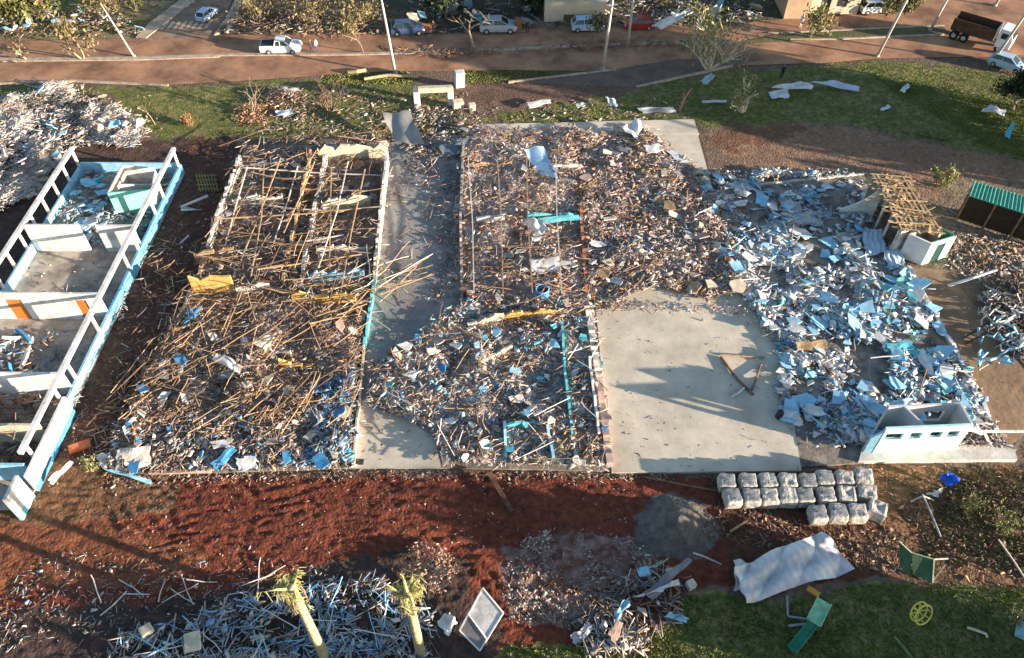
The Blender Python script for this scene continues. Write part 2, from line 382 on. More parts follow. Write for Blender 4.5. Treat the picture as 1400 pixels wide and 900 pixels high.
def bits(name, polys, n, pal, smin, smax, hk=1., base=.15, sticks=.3, clump=.4, seed=1, holes=(), label=None, soft=4, tilt=.19, stickk=3.5, dust=.30, flat=.25, ground=False, cat='rubble', cn=.5, thr=0.):
    p = sample(polys, n, clump, seed, holes, soft)
    if thr: p = p[(mound(p[:, 0], p[:, 1])+R.normal(0, .05, len(p)) > thr) | (R.uniform(0, 1, len(p)) < .12)]; n = len(p)
    x, y = p[:, 0], p[:, 1]
    cols = np.array([c for c, _ in pal]); wt = np.array([q for _, q in pal], float)
    if cn:   # colours gather in patches
        K = len(pal); fld = np.stack([fbm(x*.45, y*.45, seed*31+k*7) for k in range(K)], -1)
        pr = wt[None, :]*np.exp((fld-.47)*cn*14); pr /= pr.sum(1, keepdims=True)
        ci = (pr.cumsum(1) > R.uniform(0, 1, (n, 1))).argmax(1)
    else: ci = R.choice(len(pal), n, p=wt/wt.sum())
    c = cols[ci]*R.uniform(.65, 1.15, (n, 1))*(1+R.normal(0, .04, (n, 3))); c = np.clip(c, .01, .85)
    s = smin*(smax*2.2/smin)**(R.uniform(0, 1, n)**2.1); mh = mound(x, y)*hk
    c = c*(1-dust)+np.array([.36, .25, .18])*dust*R.uniform(.4, 1.4, (n, 1))
    z = base+mh*.85+R.uniform(-.02, .13, n)+s*.08
    if ground: z = gh(x, y)+.03+R.uniform(0, .1, n)*hk
    isst = R.uniform(0, 1, n) < sticks; parts = []; off = 0
    for msk, ns, jit in ((isst, 4, 0.05), (~isst, 5, .95)):
        k = msk.sum()
        if not k: continue
        if ns == 4: L = np.minimum(s[msk], smax*.8)*stickk*.8; sx, sy, sz = L, np.clip(L*.05, .022, .07), np.clip(L*.04, .02, .05)
        else: sx = s[msk]*1.2; sy = s[msk]*R.uniform(.22, .85, k); sz = np.where(R.uniform(0, 1, k) < .85, np.clip(s[msk]*.10, .015, .06), s[msk]*flat)
        V, sz_, idx, cl = prisms(x[msk], y[msk], z[msk], sx, sy, sz, tilt, ns, jit, c[msk])
        parts.append((V, sz_, idx+off, cl)); off += len(V)
    me = mesh_np(name, *[np.concatenate([q[i] for q in parts]) for i in range(4)])
    return T(link(name, me, rub), label, cat, None, 'stuff')

def bed(poly, pal, label, hk=.8, base=.12, holes=(), thr=0., step=.14, dark=.85, seed=5):
    pts = np.array([P2(*p) for p in poly]); x = np.arange(pts[:, 0].min(), pts[:, 0].max(), step); y = np.arange(pts[:, 1].min(), pts[:, 1].max(), step*1.2)
    X_, Y_ = np.meshgrid(x, y); a, b = proj(X_, Y_); jj = (fbm(X_*1.3, Y_*1.3, 3)-.47)*26
    ok = inpoly(a+jj, b+jj*.5, poly); mh = mound(X_, Y_)
    for hl in holes: ok &= ~inpoly(a+jj, b+jj, hl)
    if thr: ok &= (mh+(fbm(X_*2, Y_*2, 9)-.47)*.3 > thr)
    Z_ = base-.03+mh*hk*.85+(fbm(X_*3.3, Y_*3.3, 15)-.47)*.22+(vn(X_*6, Y_*6, 16)-.5)*.05
    K = len(pal); fl = np.stack([fbm(X_*1.6, Y_*1.6, seed*11+k*5, 5) for k in range(K)], -1); wt = np.array([q for _, q in pal])
    pr = wt*np.exp((fl-.47)*22); pr /= pr.sum(-1, keepdims=True); cl = pr @ np.array([c for c, _ in pal])
    cl = (cl*.6+np.array([.30, .205, .15])*.4)*(dark+.7*fbm(X_*4, Y_*4, 19))[..., None]
    ii_ = np.arange(X_.size).reshape(X_.shape); q_ok = ok[:-1, :-1] & ok[1:, :-1] & ok[:-1, 1:] & ok[1:, 1:]
    q_ = np.stack([ii_[:-1, :-1], ii_[:-1, 1:], ii_[1:, 1:], ii_[1:, :-1]], -1)[q_ok]
    us, inv = np.unique(q_.ravel(), return_inverse=True); V = np.stack([X_, Y_, Z_], -1).reshape(-1, 3)[us]
    me = mesh_np('rubble_bed', V, np.full(len(q_), 4), inv.ravel(), cl.reshape(-1, 3)[us]); return T(link('rubble_bed', me, rub), label, 'rubble', None, 'stuff')
def frag_mesh(seed, sx, sy, t, m, edges=6, bend=.0):
    r = random.Random(seed); n = edges; ps = []
    ang = sorted([(i+.5*r.uniform(-.7, .7))/n*2*PI for i in range(n)])
    for a in ang:
        k = 1/max(abs(math.cos(a)), abs(math.sin(a))); k = min(k, 1.35)*r.uniform(.72, 1.0)
        ps.append((math.cos(a)*k*sx/2, math.sin(a)*k*sy/2))
    bm = bmesh.new(); vs = [bm.verts.new((x, y, 0)) for x, y in ps]; f = bm.faces.new(vs)
    if f.normal.z < 0: f.normal_flip()
    bmesh.ops.subdivide_edges(bm, edges=bm.edges[:], cuts=1)
    for v in bm.verts: v.co.x += r.uniform(-.03, .03)*sx; v.co.y += r.uniform(-.04, .04)*sy
    r2 = bmesh.ops.extrude_face_region(bm, geom=bm.faces[:])
    for v in [g for g in r2['geom'] if isinstance(g, bmesh.types.BMVert)]: v.co.z += t
    bmesh.ops.recalc_face_normals(bm, faces=bm.faces[:])
    if bend:
        for v in bm.verts: v.co.z += bend*abs(v.co.x)
    me = bpy.data.meshes.new('fragment'); bm.to_mesh(me); bm.free(); me.materials.append(m); return me
def crumple_mesh(seed, sx, sy, m, amp=.18, cor=0, nx_=14, ny_=10):
    """a buckled thin sheet with thickness"""
    r = random.Random(seed); vs = []; ph = [r.uniform(0, 6) for _ in range(6)]
    k1, k2, k3 = r.uniform(1.5, 3), r.uniform(1.5, 3), r.uniform(2, 5)
    for s in (1, 0):
        for j in range(ny_+1):
            for i in range(nx_+1):
                u, v = i/nx_-.5, j/ny_-.5
                z = amp*(math.sin(k1*u*3+ph[0]+v*2)*.6+abs(math.sin(k2*(u+v)*2+ph[1]))*.8+math.sin(k3*v*2+u*3+ph[2])*.3)
                if cor: z += .022*math.sin(v*cor*2*PI)
                e = 1+.10*math.sin(ph[3]+v*9)*abs(u)*2; g = 1+.10*math.sin(ph[4]+u*8)*abs(v)*2
                vs.append((u*sx*e, v*sy*g, z+s*.012))
    W = nx_+1; N = W*(ny_+1); fs = []
    for j in range(ny_):
        for i in range(nx_):
            a = j*W+i; fs.append((a, a+1, a+W+1, a+W)); fs.append((N+a, N+a+W, N+a+W+1, N+a+1))
    per = [i for i in range(nx_)]+[nx_+j*W for j in range(ny_)]+[N-1-i for i in range(nx_)]+[(ny_-j)*W for j in range(ny_)]
    for a, b in zip(per, per[1:]+per[:1]): fs.append((a, a+N, b+N, b))
    me = bpy.data.meshes.new('sheet'); me.from_pydata(vs, [], fs); me.update(); me.materials.append(m); return me
CN = {'lblue': 'pale blue', 'white': 'white', 'blue': 'deep blue', 'turq': 'turquoise', 'cream': 'cream', 'plas': 'dusty', 'pink': 'pinkish', 'grey': 'grey',
      'yel': 'ochre', 'mint': 'mint green', 'brick': 'brick red', 'tan': 'tan', 'wood': 'brown', 'dark': 'dark'}
FR = {}
def fragments(poly, n, kinds, smin, smax, where, base=.15, hk=1., seed=1, tilt=.15, clump=.6, name='wall_fragment', noun='wall panel fragment', t=(.05, .12)):
    """single broken panels, each an object of its own, a few shared shapes per colour"""
    p = sample(poly, n, clump, seed, soft=2); r = random.Random(seed)
    for x, y in p:
        k = r.choice(kinds); key = (k, r.randrange(7)); s = math.exp(r.uniform(math.log(smin), math.log(smax)))
        if key not in FR: FR[key] = frag_mesh(hash(key[0]) % 1 + key[1]*7+len(FR), 1.0, r.uniform(.45, .85), .07, M(k), r.choice((4, 4, 5, 6)), r.choice((0, 0, .12)))
        z = base+float(mound(x, y))*hk+.05
        o = link(name, FR[key], None, None, (x, y, z), (r.gauss(0, tilt), r.gauss(0, tilt), r.uniform(0, 6.28)))
        o.scale = (s, s, min(1.3, .6+s*.4))
        T(o, f'{CN[k]} {noun} lying {where}', name.replace('_', ' '), f'{CN[k]} {noun}s {where}')
BAT = {}
def battens(poly, n, where, lmin=1.5, lmax=5., base=.15, hk=1., lift=.9, seed=1, kinds=('tan', 'wood'), dirs=None, thick=.07, name='timber_batten', noun='roof batten', spread=.5, cat='batten'):
    p = sample(poly, n, .3, seed, soft=1); r = random.Random(seed)
    for x, y in p:
        k = r.choice(kinds); key = (k, r.randrange(6), thick)
        if key not in BAT:
            q = random.Random(len(BAT)*7+1); mb = MB(); b1 = q.uniform(-.03, .03)
            pts = [(-.5, 0, 0), (-.1, b1, q.uniform(-.02, .02)), (.3, b1*.6, q.uniform(-.02, .02)), (.5, q.uniform(-.02, .02), 0)]
            for a, b in zip(pts[:-1], pts[1:]): mb.bar([a[0], a[1]*1, a[2]], [b[0]+.004, b[1], b[2]], thick/3.2, thick/3.2)
            BAT[key] = mb.build('batten_shape', M(k)).data; ob = bpy.data.objects[-1] if False else None
            for o_ in [o_ for o_ in C.objects if o_.data is BAT[key]]: bpy.data.objects.remove(o_)
        L = r.uniform(lmin, lmax); th = (r.gauss(r.choice(dirs), spread*.4) if dirs and r.random() < .75 else r.uniform(0, PI))
        z = base+float(mound(x, y))*hk+r.uniform(.1, lift)
        o = link(name, BAT[key], None, None, (x, y, z), (r.uniform(0, 3), r.gauss(0, .13), th)); o.scale = (L, 3.2, 3.2)
        T(o, f'{"pale tan" if k == "tan" else "weathered brown" if k == "wood" else CN[k]} {noun} lying {where}', cat, f'{CN[k]} {noun}s {where}')  # tan battens are simply the paler wood

EARTH = (.14, .07, .045)
BROWNPAL = [((.24, .17, .13), 4), (WOOD, 2), (TAN, 2.4), (BRICK, 1.8), ((.48,.34,.28), 4), (GREY, 2.4), (PLAS, 3), (WHITE, 1.6), (DARK, .8), (LBLUE, .35), (LILAC, 1.2)]
B2PAL = [((.12, .085, .06), 4), (WOOD, 4), (TAN, 2.4), (BRICK, .8), (PINK, 1.2), (GREY, 1.5), (PLAS, 1.6), (WHITE, .8), (DARK, 2.2), (BLUE, .25)]
BLUEPAL = [(LBLUE, 4), ((.50, .57, .62), 5), (WHITE, 8), (BLUE, .5), ((.24, .40, .56), 1.5), (TURQ, .6), (GREY, 1.2), (DARK, .7), (PINK, .6), (PLAS, 1.4), (WOOD, .6)]
FRONTPAL = [(LBLUE, 1.8), (WHITE, 3), (TURQ, .6), (BLUE, .5), (PINK, 1.5), (PLAS, 1.5), (WOOD, 2), (TAN, 1.2), (DARK, 1.6), (BRICK, .7), (GREY, 1.4)]
def heap(name, poly, n, lo, hi, pal, **k): bits(name, poly, n, pal, lo, hi, **k)

Z_B2F = [(245,430),(500,440),(480,641),(205,650),(150,640),(190,540)]
Z_B2B = [(335,200),(534,200),(508,400),(500,440),(245,430),(290,340)]
Z_B3B = [(632,180),(790,178),(800,300),(812,410),(790,430),(640,420),(618,330)]
Z_B3F = [(600,440),(640,415),(812,415),(832,643),(606,641),(590,590),(505,560),(510,500),(560,480)]
Z_MID = [(770,190),(880,180),(950,232),(985,300),(1010,400),(965,415),(900,395),(820,425),(800,400),(790,300)]
Z_BL = [(950,270),(985,235),(1060,235),(1180,240),(1200,300),(1238,367),(1372,616),(1300,600),(1190,612),(1090,612),(1062,560),(1060,480),(1010,400),(970,330)]
HB1 = [(1085,330),(1135,320),(1150,370),(1100,372)]; HB2 = [(1165,470),(1205,480),(1225,540),(1195,545)]
Z_YS = [(545,205),(632,190),(632,300),(618,400),(590,440),(600,300)]
Z_TL = [(-60,150),(40,125),(100,118),(150,140),(205,175),(190,205),(100,200),(50,270),(-80,330)]
Z_FRONTL = [(150,605),(215,610),(215,652),(140,650)]
bed([(245,425),(500,435),(481,641),(150,645),(190,540)], B2PAL, 'dusty brown bed of dirt under the timber of the second building', .6, .25, seed=1)
bed(Z_B3F, FRONTPAL+BROWNPAL[:4], 'dusty bed of crushed plaster under the front rubble of the middle building', .6, .2, seed=2)
bed(Z_MID, BROWNPAL, 'dusty brown bed of crushed brick beside the blue rubble', .6, .22, seed=3, dark=.95)
bed(Z_B3B, BROWNPAL, 'dusty brown bed in the rear rooms of the middle building', .5, .2, seed=4, dark=.85)
bed(Z_BL, BLUEPAL, 'dusty pale bed of crushed plaster under the blue rubble', .55, .10, holes=(HB1, HB2), thr=.36, seed=5)
bed(Z_B2B, B2PAL, 'dark dirt bed on the floors of the second building rear rooms', .35, .14, thr=.2, dark=.55, seed=6)
bed(Z_TL, [(WHITE, 4), (PINK, 2), (GREY, 2), (CREAM, 2)], 'pale base of the white heap behind the roofless building', .95, .0, thr=.2, seed=7)
def lath(poly, n, label, zt=1.1, base=.3, L=.35, seed=1, pal=None):
    bits('splintered_laths', poly, n, pal or [((.20,.15,.11), 5), (WOOD, 3), (TAN, 2), (GREY, 2), (PLAS, 1)], L*.6, L*1.1, zt, base, 1., .2, seed, label=label, stickk=5.5, tilt=.16, dust=.3)
lath(Z_B2F, 800, 'tangle of thin splintered laths across the front of the second building', 1.0, .35, .26, 101)
lath(Z_B2B, 1300, 'tangle of thin splintered laths hanging over the rear rooms of the second building', 1.0, .6, .30, 102)
lath(Z_B3B, 260, 'thin splintered laths over the rear of the middle building', 1.2, .35, .28, 103)
lath(Z_B3F, 200, 'thin splintered laths over the front of the middle building', 1.2, .35, .28, 104)
lath([(515,200),(632,190),(625,330),(560,420),(515,400)], 110, 'thin broken laths strewn on the grey yard', .5, .12, .36, 105, [((.12,.11,.10), 4), (PLAS, 2), (WOOD, 2)])
lath([(200,330),(300,340),(260,420),(215,540),(150,640),(120,600),(190,440)], 220, 'thin broken laths spilled down into the dark alley', .5, .1, .3, 106)
bits('small_rubble', Z_B2F, 10500, B2PAL, .07, .32, .7, .3, .5, .3, 1, label='brown splintered rubble filling the front half of the second building')
bits('small_rubble', [(160,580),(480,560),(480,643),(150,645)], 5200, FRONTPAL, .08, .4, .6, .3, .3, .4, 2, label='pale and blue crushed rubble along the front edge of the second building')
bits('small_rubble', Z_B2B, 6500, B2PAL, .06, .22, .4, .2, .55, .4, 3, label='dark broken timber rubble inside the rooms at the back of the second building')
bits('small_rubble', Z_B3B, 7500, BROWNPAL, .07, .34, .55, .2, .35, .3, 4, label='brown rubble filling the rear rooms of the middle building')
bits('small_rubble', Z_B3F, 10500, FRONTPAL, .07, .36, .65, .2, .35, .3, 5, label='mixed blue, white and brown rubble filling the front of the middle building')
bits('small_rubble', Z_MID, 15000, BROWNPAL, .07, .40, .65, .2, .42, .25, 6, label='deep bed of brown and grey rubble between the middle building and the blue debris')
bits('small_rubble', Z_BL, 11000, BLUEPAL, .08, .55, .55, .1, .2, .6, 7, tilt=.16, dust=.08, thr=.29, holes=(HB1, HB2), label='pale blue and white shattered rubble of the right hand building')
bits('small_rubble', Z_YS, 1800, [(DARK, 3), (GREY, 2), (LILAC, 2), (LBLUE, 1), (WOOD, 2)], .05, .28, .3, .10, .4, .5, 8, label='dark thin litter strewn over the grey concrete yard')
bits('small_rubble', Z_TL, 7500, [(WHITE, 8), (PINK, 2), (LBLUE, .5), (GREY, 1.2), (DARK, .6), (CREAM, 3), (WOOD, .6)], .08, .42, 1.0, 0, .75, .3, 9, label='heap of white broken strips on the grass behind the roofless building', cat='rubble')
bits('gravel', GREYR, 3000, [(PLAS, 4), (WHITE, 1.5), (PINK, 5), (BRICK, 2), ((.34,.30,.30), 2)], .05, .17, .3, 0, .1, .95, 10, ground=True, cat='gravel', label='pinkish grey crushed stone spilled over the red earth')
bits('small_rubble', [(560,750),(600,745),(625,790),(600,820),(570,800)], 1100, [((.5,.28,.17), 4), (PINK, 2), (BRICK, 2)], .06, .22, 1.6, .1, .1, .1, 11, label='small heap of orange broken brick beside the palm stump')
bits('stones', REDG, 1500, [(PINK, 2), (PLAS, 2), (EARTH, 7)], .03, .14, .3, 0, .15, .5, 12, ground=True, cat='stones', label='clods and small stones scattered over the red earth strip')
bits('small_rubble', [(150,905),(170,870),(260,850),(340,820),(440,800),(520,795),(590,830),(600,870),(585,920),(150,930)], 3600, [(LBLUE, 3), (WHITE, 7), ((.2,.36,.6), 3), (DARK, 3), (WOOD, 1), (CREAM, 2), (GREY, 2)], .06, .40, .7, 0, .55, .7, 13, ground=False, label='tangle of blue and white thin metal strips at the bottom edge', stickk=4.5)
bits('small_rubble', [(60,750),(250,770),(420,770),(500,800),(300,850),(60,880),(-40,900),(-40,860)], 1300, [(PLAS, 2), (WHITE, 1.2), (WOOD, 2), (LBLUE, 1), (DARK, 2)], .05, .22, .3, 0, .5, .5, 14, ground=True, label='sparse pale litter on the dark earth at the lower left')
bits('small_rubble', [(960,235),(1060,235),(1180,240),(1190,255),(980,260)], 900, BLUEPAL, .06, .3, .5, .05, .3, .5, 15, label='fringe of crushed debris behind the blue rubble')
bits('small_rubble', [(230,205),(325,200),(290,330),(235,430),(180,560),(140,640),(70,650),(110,560),(190,420)], 1700, [(WOOD, 3), (GREY, 2), (WHITE, 1), (EARTH, 5), (TAN, 1)], .04, .22, .3, 0, .5, .5, 16, ground=True, label='thin scatter of sticks and clods on the dark alley between two ruins')
bits('small_rubble', [(330,120),(500,120),(640,130),(640,185),(560,200),(520,190),(330,180)], 2600, [(GREY, 2), (WOOD, 3), (PLAS, 2), (WHITE, 1), (BRICK, .8), (DARK, 3)], .07, .4, .5, 0, .5, .5, 17, ground=True, label='broken branches and litter on the grass behind the ruins')
bits('small_rubble', [(560,150),(640,150),(660,185),(632,215),(560,215)], 1800, [(PLAS, 3), (PINK, 2), (WHITE, 1.5), (WOOD, 2), (DARK, 2), (GREY, 2)], .08, .35, .5, .05, .4, .3, 18, label='pale rubble heap beside the white portal frame')
bits('small_rubble', [(1290,320),(1420,330),(1420,395),(1330,380),(1290,362)], 1700, [(PLAS, 3), (TAN, 2), (WOOD, 2), (GREY, 2), (WHITE, 1), (DARK, 2)], .07, .4, .6, 0, .35, .4, 19, ground=True, label='tan wood and masonry litter beyond the dirt path')
bits('small_rubble', [(1305,583),(1355,582),(1372,614),(1305,612)], 1300, [(LILAC, 2), (PINK, 2), (PLAS, 2), (DARK, 2), (GREY, 2)], .06, .24, .6, .3, .2, .1, 20, label='grey crushed masonry inside the low walled bay by the gate')
bits('small_rubble', SL_BARE, 350, [(DARK, 3), (WOOD, 3), (GREY, 2)], .04, .16, .1, .13, .4, .9, 21, label='thin sprinkling of dark litter on the bare floor slab')
bits('small_rubble', SL_YARD, 260, [(DARK, 3), (WOOD, 3), (LBLUE, 1)], .04, .18, .1, .11, .4, .9, 22, label='sparse dark crumbs on the concrete yard')
bits('small_rubble', [(0,5),(170,20),(200,48),(0,52)], 1300, [(WHITE, 1.5), (LBLUE, 1), (WOOD, 3), (DARK, 3), (CREAM, 1)], .1, .6, .5, 0, .5, .5, 23, ground=False, label='broken roofing and wood in front of the far left shrubs')
bits('small_rubble', [(330,15),(520,25),(530,50),(300,45)], 1700, [(GREY, 2), (WOOD, 4), (TAN, 2), (DARK, 4), (CREAM, 1), (BRICK, .6)], .1, .6, .6, 0, .6, .5, 24, label='dark tangled wreckage along the far side of the road')
bits('small_rubble', [(560,-10),(740,-10),(745,30),(720,45),(560,50)], 900, [(GREY, 2), (WOOD, 2), (LBLUE, 1), (DARK, 3)], .1, .5, .5, 0, .6, .5, 25, label='dark debris below the far green trees')
bits('small_rubble', [(745,-5),(830,-5),(960,5),(1045,15),(1030,32),(860,38),(745,36)], 1700, [(WHITE, 2), (GREY, 2), (CREAM, 1.5), (WOOD, 2), (LBLUE, 1), (DARK, 3)], .1, .6, .8, 0, .5, .5, 26, label='white and grey wreckage piled on the far verge')
bits('small_rubble', [(540,70),(620,68),(700,72),(850,60),(1000,58),(1000,62),(850,66),(620,78),(540,76)], 800, [(WOOD, 3), (DARK, 3), (BRICK, 1), (TAN, 1)], .08, .5, .3, .05, .6, .4, 27, label='twigs and litter along the road median')
bits('small_rubble', [(985,255),(1062,420),(1100,600),(1085,600),(1050,430),(975,300)], 900, BLUEPAL, .05, .28, .3, .16, .3, .3, 28, label='blue crumbs spilling onto the bare floor slab')
bits('small_rubble', [(800,385),(830,415),(965,420),(1030,420),(1060,440),(1050,460),(1000,430),(830,430)], 650, BROWNPAL, .05, .24, .3, .16, .3, .4, 29, label='brown crumbs fringing the top of the bare floor slab')
bits('small_rubble', [(140,648),(480,645),(830,645),(980,650),(975,658),(480,655),(140,665)], 1500, [(PLAS, 2), (PINK, 2), (EARTH, 4), (WOOD, 2)], .05, .22, .3, .0, .3, .4, 30, ground=True, label='crumbs fallen along the front foot of the slabs')
bits('small_rubble', [(960,650),(1060,700),(1130,720),(1230,730),(1230,790),(1110,760),(960,735)], 1100, [(EARTH, 4), (WOOD, 2), (TAN, 1), (PINK, 1)], .05, .25, .3, 0, .4, .4, 31, ground=True, label='clods and sticks on the earth around the wrapped blocks')
bits('small_rubble', [(1190,640),(1420,640),(1420,805),(1170,780)], 1500, [(EARTH, 4), (WOOD, 3), (TAN, 1.5), ((.12,.12,.04), 2)], .05, .28, .3, 0, .5, .5, 32, ground=True, label='twigs and clods on the brown earth at the right')
bits('small_rubble', [(790,845),(840,800),(900,770),(935,790),(915,850),(870,900),(800,900)], 1100, [(WHITE, 1.2), (PLAS, 2), (WOOD, 4), (GREY, 3), (DARK, 2)], .06, .4, .6, 0, .7, .5, 33, label='splintered heap of strips at the lawn corner', stickk=5)
bits('small_rubble', [(780,135),(930,140),(930,168),(720,168),(620,150)], 500, [(WHITE, 1.5), (GREY, 2), (WOOD, 2), (DARK, 2)], .06, .35, .2, 0, .4, .5, 34, ground=True, label='scattered litter on the grass behind the slab')

fragments(Z_BL, 190, ['lblue']*5+['white']*5, .6, 2.2, 'in the blue rubble of the right hand building', .12, .8, 41)
fragments([(1160,400),(1235,370),(1340,590),(1270,560)], 36, ['turq', 'white', 'lblue', 'mint'], .6, 1.7, 'along the right wall of the blue rubble', .12, .6, 42)
fragments(Z_MID, 60, ['plas', 'white', 'cream', 'grey', 'pink', 'tan'], .6, 1.9, 'on the bed of brown rubble', .3, .75, 43, name='broken_board', noun='broken board')
fragments(Z_B3F, 70, ['lblue', 'white', 'plas', 'turq', 'blue', 'pink'], .5, 1.5, 'in the front of the middle building', .35, .75, 44, name='broken_board', noun='broken board')
fragments(Z_B2F, 60, ['plas', 'white', 'grey', 'pink', 'cream', 'blue'], .5, 1.5, 'in the timber tangle of the second building', .45, .75, 45, name='broken_board', noun='broken board')
bits('small_rubble', [(440,530),(488,510),(482,638),(415,640)], 1300, [(BLUE, 4), ((.10,.30,.5), 4), (LBLUE, 2), (DARK, 2), (TURQ, 1)], .08, .4, .7, .35, .15, .3, 92, label='deep blue broken pieces along the right wall of the second building')
fragments([(420,540),(490,500),(482,636),(400,640)], 22, ['blue', 'lblue', 'blue', 'turq'], .5, 1.3, 'by the front right corner of the second building', .3, .6, 46, name='broken_board', noun='broken board')
fragments(Z_B3B, 36, ['plas', 'white', 'brick', 'grey', 'tan'], .5, 1.4, 'in the rear of the middle building', .2, .8, 47, name='broken_board', noun='broken board')
fragments(Z_B2B, 40, ['plas', 'grey', 'white', 'tan', 'plas'], .5, 1.7, 'in the rear rooms of the second building', .2, .6, 48, name='broken_board', noun='broken board')
fragments(Z_TL, 52, ['white', 'white', 'lblue', 'cream'], .6, 1.8, 'on the white heap behind the roofless building', .25, 1.0, 49, tilt=.5)
battens([(245,430),(500,440),(486,590),(190,590),(190,540)], 120, 'across the front of the second building', 1.2, 5., .3, .9, 1.3, 51, dirs=(1.35, .7, 2.1), thick=.045)
battens(Z_B2B, 95, 'over the rear rooms of the second building', 1.5, 5.5, .2, .6, 2.0, 52, dirs=(1.4, .1), thick=.045, spread=.35)
battens(Z_B3F, 34, 'across the front of the middle building', 1.2, 4., .2, .6, .9, 53, kinds=('tan', 'wood', 'white'), thick=.045)
battens(Z_B3B, 30, 'over the rear of the middle building', 1.5, 4.5, .2, .5, .9, 54, dirs=(1.6, .1), thick=.045)
battens(Z_MID, 20, 'on the bed of brown rubble', .8, 2.6, .2, .9, .7, 55, thick=.06)
battens([(490,380),(580,375),(520,440),(440,470)], 26, 'fanned out over the yard edge', 2.5, 6., .2, .3, 1.8, 56, kinds=('tan', 'plas'), dirs=(.45, .3, .9), spread=.25, thick=.05)
battens(Z_BL, 44, 'among the blue rubble', .8, 3.0, .12, .8, .5, 57, kinds=('white', 'lblue', 'wood', 'grey'), thick=.07, name='wall_strip', noun='wooden strip', cat='strip')
battens([(150,560),(250,420),(290,420),(200,620)], 26, 'hanging over the dark alley', 2, 5.5, .2, .3, .6, 58, dirs=(1.1, .9), spread=.3, kinds=('wood', 'wood', 'tan'), thick=.06)
battens([(170,905),(260,860),(440,810),(580,830),(590,905)], 34, 'in the blue metal tangle at the bottom edge', .8, 3., .0, .7, .6, 59, kinds=('lblue', 'white', 'blue', 'lblue'), name='metal_strip', noun='bent metal strip', cat='metal strip', thick=.045)
battens([(80,780),(300,790),(420,780),(330,830),(120,830)], 14, 'on the red earth at the lower left', .8, 2.6, .0, .2, .1, 60, kinds=('plas', 'white'), name='metal_strip', noun='thin strip', cat='strip', thick=.05)

# ------------------------------------------------------------ buildings
def wallpart(root, a, b, h0, h1, m, t=.18, j=.0, seed=0, z0=0., name='wall', n=6, label=None):
    mb = MB(); tops = rough_top(n, h0, h1, j, seed) if j else [(0, h0), (1, h1)]
    mb.wall(a, b, t, tops, z0); o = mb.build(name, m, root, rel=root.location)
    if label: o['label'] = label
    return o
# --- roofless school block at the left
A = P(236, 203, 3.); B_ = P(26, 618, 3.); Cc = P(95, 205, 3.)
U = Vector((B_.x-A.x, B_.y-A.y)).normalized(); V_ = Vector((U.y, -U.x))
if V_.x > 0: V_ = -V_
LB = (Vector((B_.x, B_.y))-Vector((A.x, A.y))).length; W_ = (Vector((Cc.x-A.x, Cc.y-A.y))).dot(V_)
def Q(u, v, z=0.): q = Vector((A.x, A.y))+U*u+V_*v; return Vector((q.x, q.y, z))
def UU(px, py, z=3.): p = P(px, py, z); return (Vector((p.x-A.x, p.y-A.y))).dot(U)
sch = empty('roofless_building', (A.x, A.y, 0), 0, 'roofless white and pale blue school block with open beams and rooms, at the left edge', 'building')
def sbox(name, u0, u1, v0, v1, z0, z1, m):
    mb = MB(); mb.prism([tuple(Q(u0, v0)[:2]), tuple(Q(u1, v0)[:2]), tuple(Q(u1, v1)[:2]), tuple(Q(u0, v1)[:2])], z0, z1)
    return mb.build(name, m, sch, rel=sch.location)
uw = [UU(178, 308), UU(137, 401), UU(80, 504), UU(50, 572), UU(26, 622)]
sbox('floor_slab', -.4, LB+2.5, -.15, W_+.3, -.3, .12, mat('room_floor', (.40, .33, .26), .7, .4, .5, .1, col2=(.14, .115, .10), spec=.4))
sbox('ceiling_beam', -.2, LB, -.15, .15, 2.7, 3.0, M('white')); sbox('ceiling_beam', -.2, LB+2, W_-.15, W_+.15, 2.7, 3.0, M('white'))
ub = uw[1]+.3
sbox('low_wall', -.3, ub, -.10, .10, .12, 1.05, mat('sky_blue_paint', (.10, .36, .60), .8, .4, 1.4, .2, 0., (.12,.24,.34)))['label'] = 'bright blue low outer wall'
sbox('low_wall', ub+.01, uw[2]+1.2, -.10, .10, .12, 1.05, M('lblue'))['label'] = 'pale blue low outer wall'
sbox('outer_wall', uw[2]+1.6, uw[4]+.9, -.42, -.24, .12, 1.9, M('white'))['label'] = 'white outer wall of the front rooms'
sbox('wall_base', uw[2]+1.61, uw[4]+.89, -.46, -.42, .0, .5, M('blue'))
sbox('outer_wall', uw[4]+1.2, uw[4]+3.0, -.3, -.1, .62, 2.5, M('white'))['label'] = 'white corner wall at the front end'
sbox('wall_base', uw[4]+1.2, uw[4]+3.0, -.31, -.09, .0, .6, mat('aqua_paint', (.25, .55, .62), .7, .2, 1))
sbox('low_wall', -.2, LB+2, W_-.1, W_+.1, .12, 1.0, M('lblue'))
u = .1
while u < LB:
    if not (uw[1]-.4 < u < uw[1]+1.2) and round(u*10) % 3: sbox('post', u-.1, u+.1, -.09, .09, 1.06, 2.69, M('white'))
    sbox('post', u-.1, u+.1, W_-.09, W_+.09, 1.01, 2.69, M('white')); u += 2.3
doorm = mat('orange_door', (.55, .17, .03), .55, .2, 1.5)
def cross(u, gaps, h=3., m='white', t=.18, v0=.13, v1=None, doors=(), j=0):
    v1 = v1 or W_-.13; xs_ = [v0]+[g for gp in gaps for g in gp]+[v1]
    for k in range(0, len(xs_), 2):
        a, b = Q(u, xs_[k]), Q(u, xs_[k+1]); wallpart(sch, a, b, h, h-.02, M(m), t, j, seed=k+int(u*10), z0=.12)
    for g in doors:
        sbox('lintel', u-.09, u+.09, g[0]+.005, g[1]-.005, 2.3, h-.03, M(m))
        d = sbox('door', u-.03, u+.03, g[0]+.03, g[1]-.03, .13, 2.29, doorm); d['label'] = 'orange door'
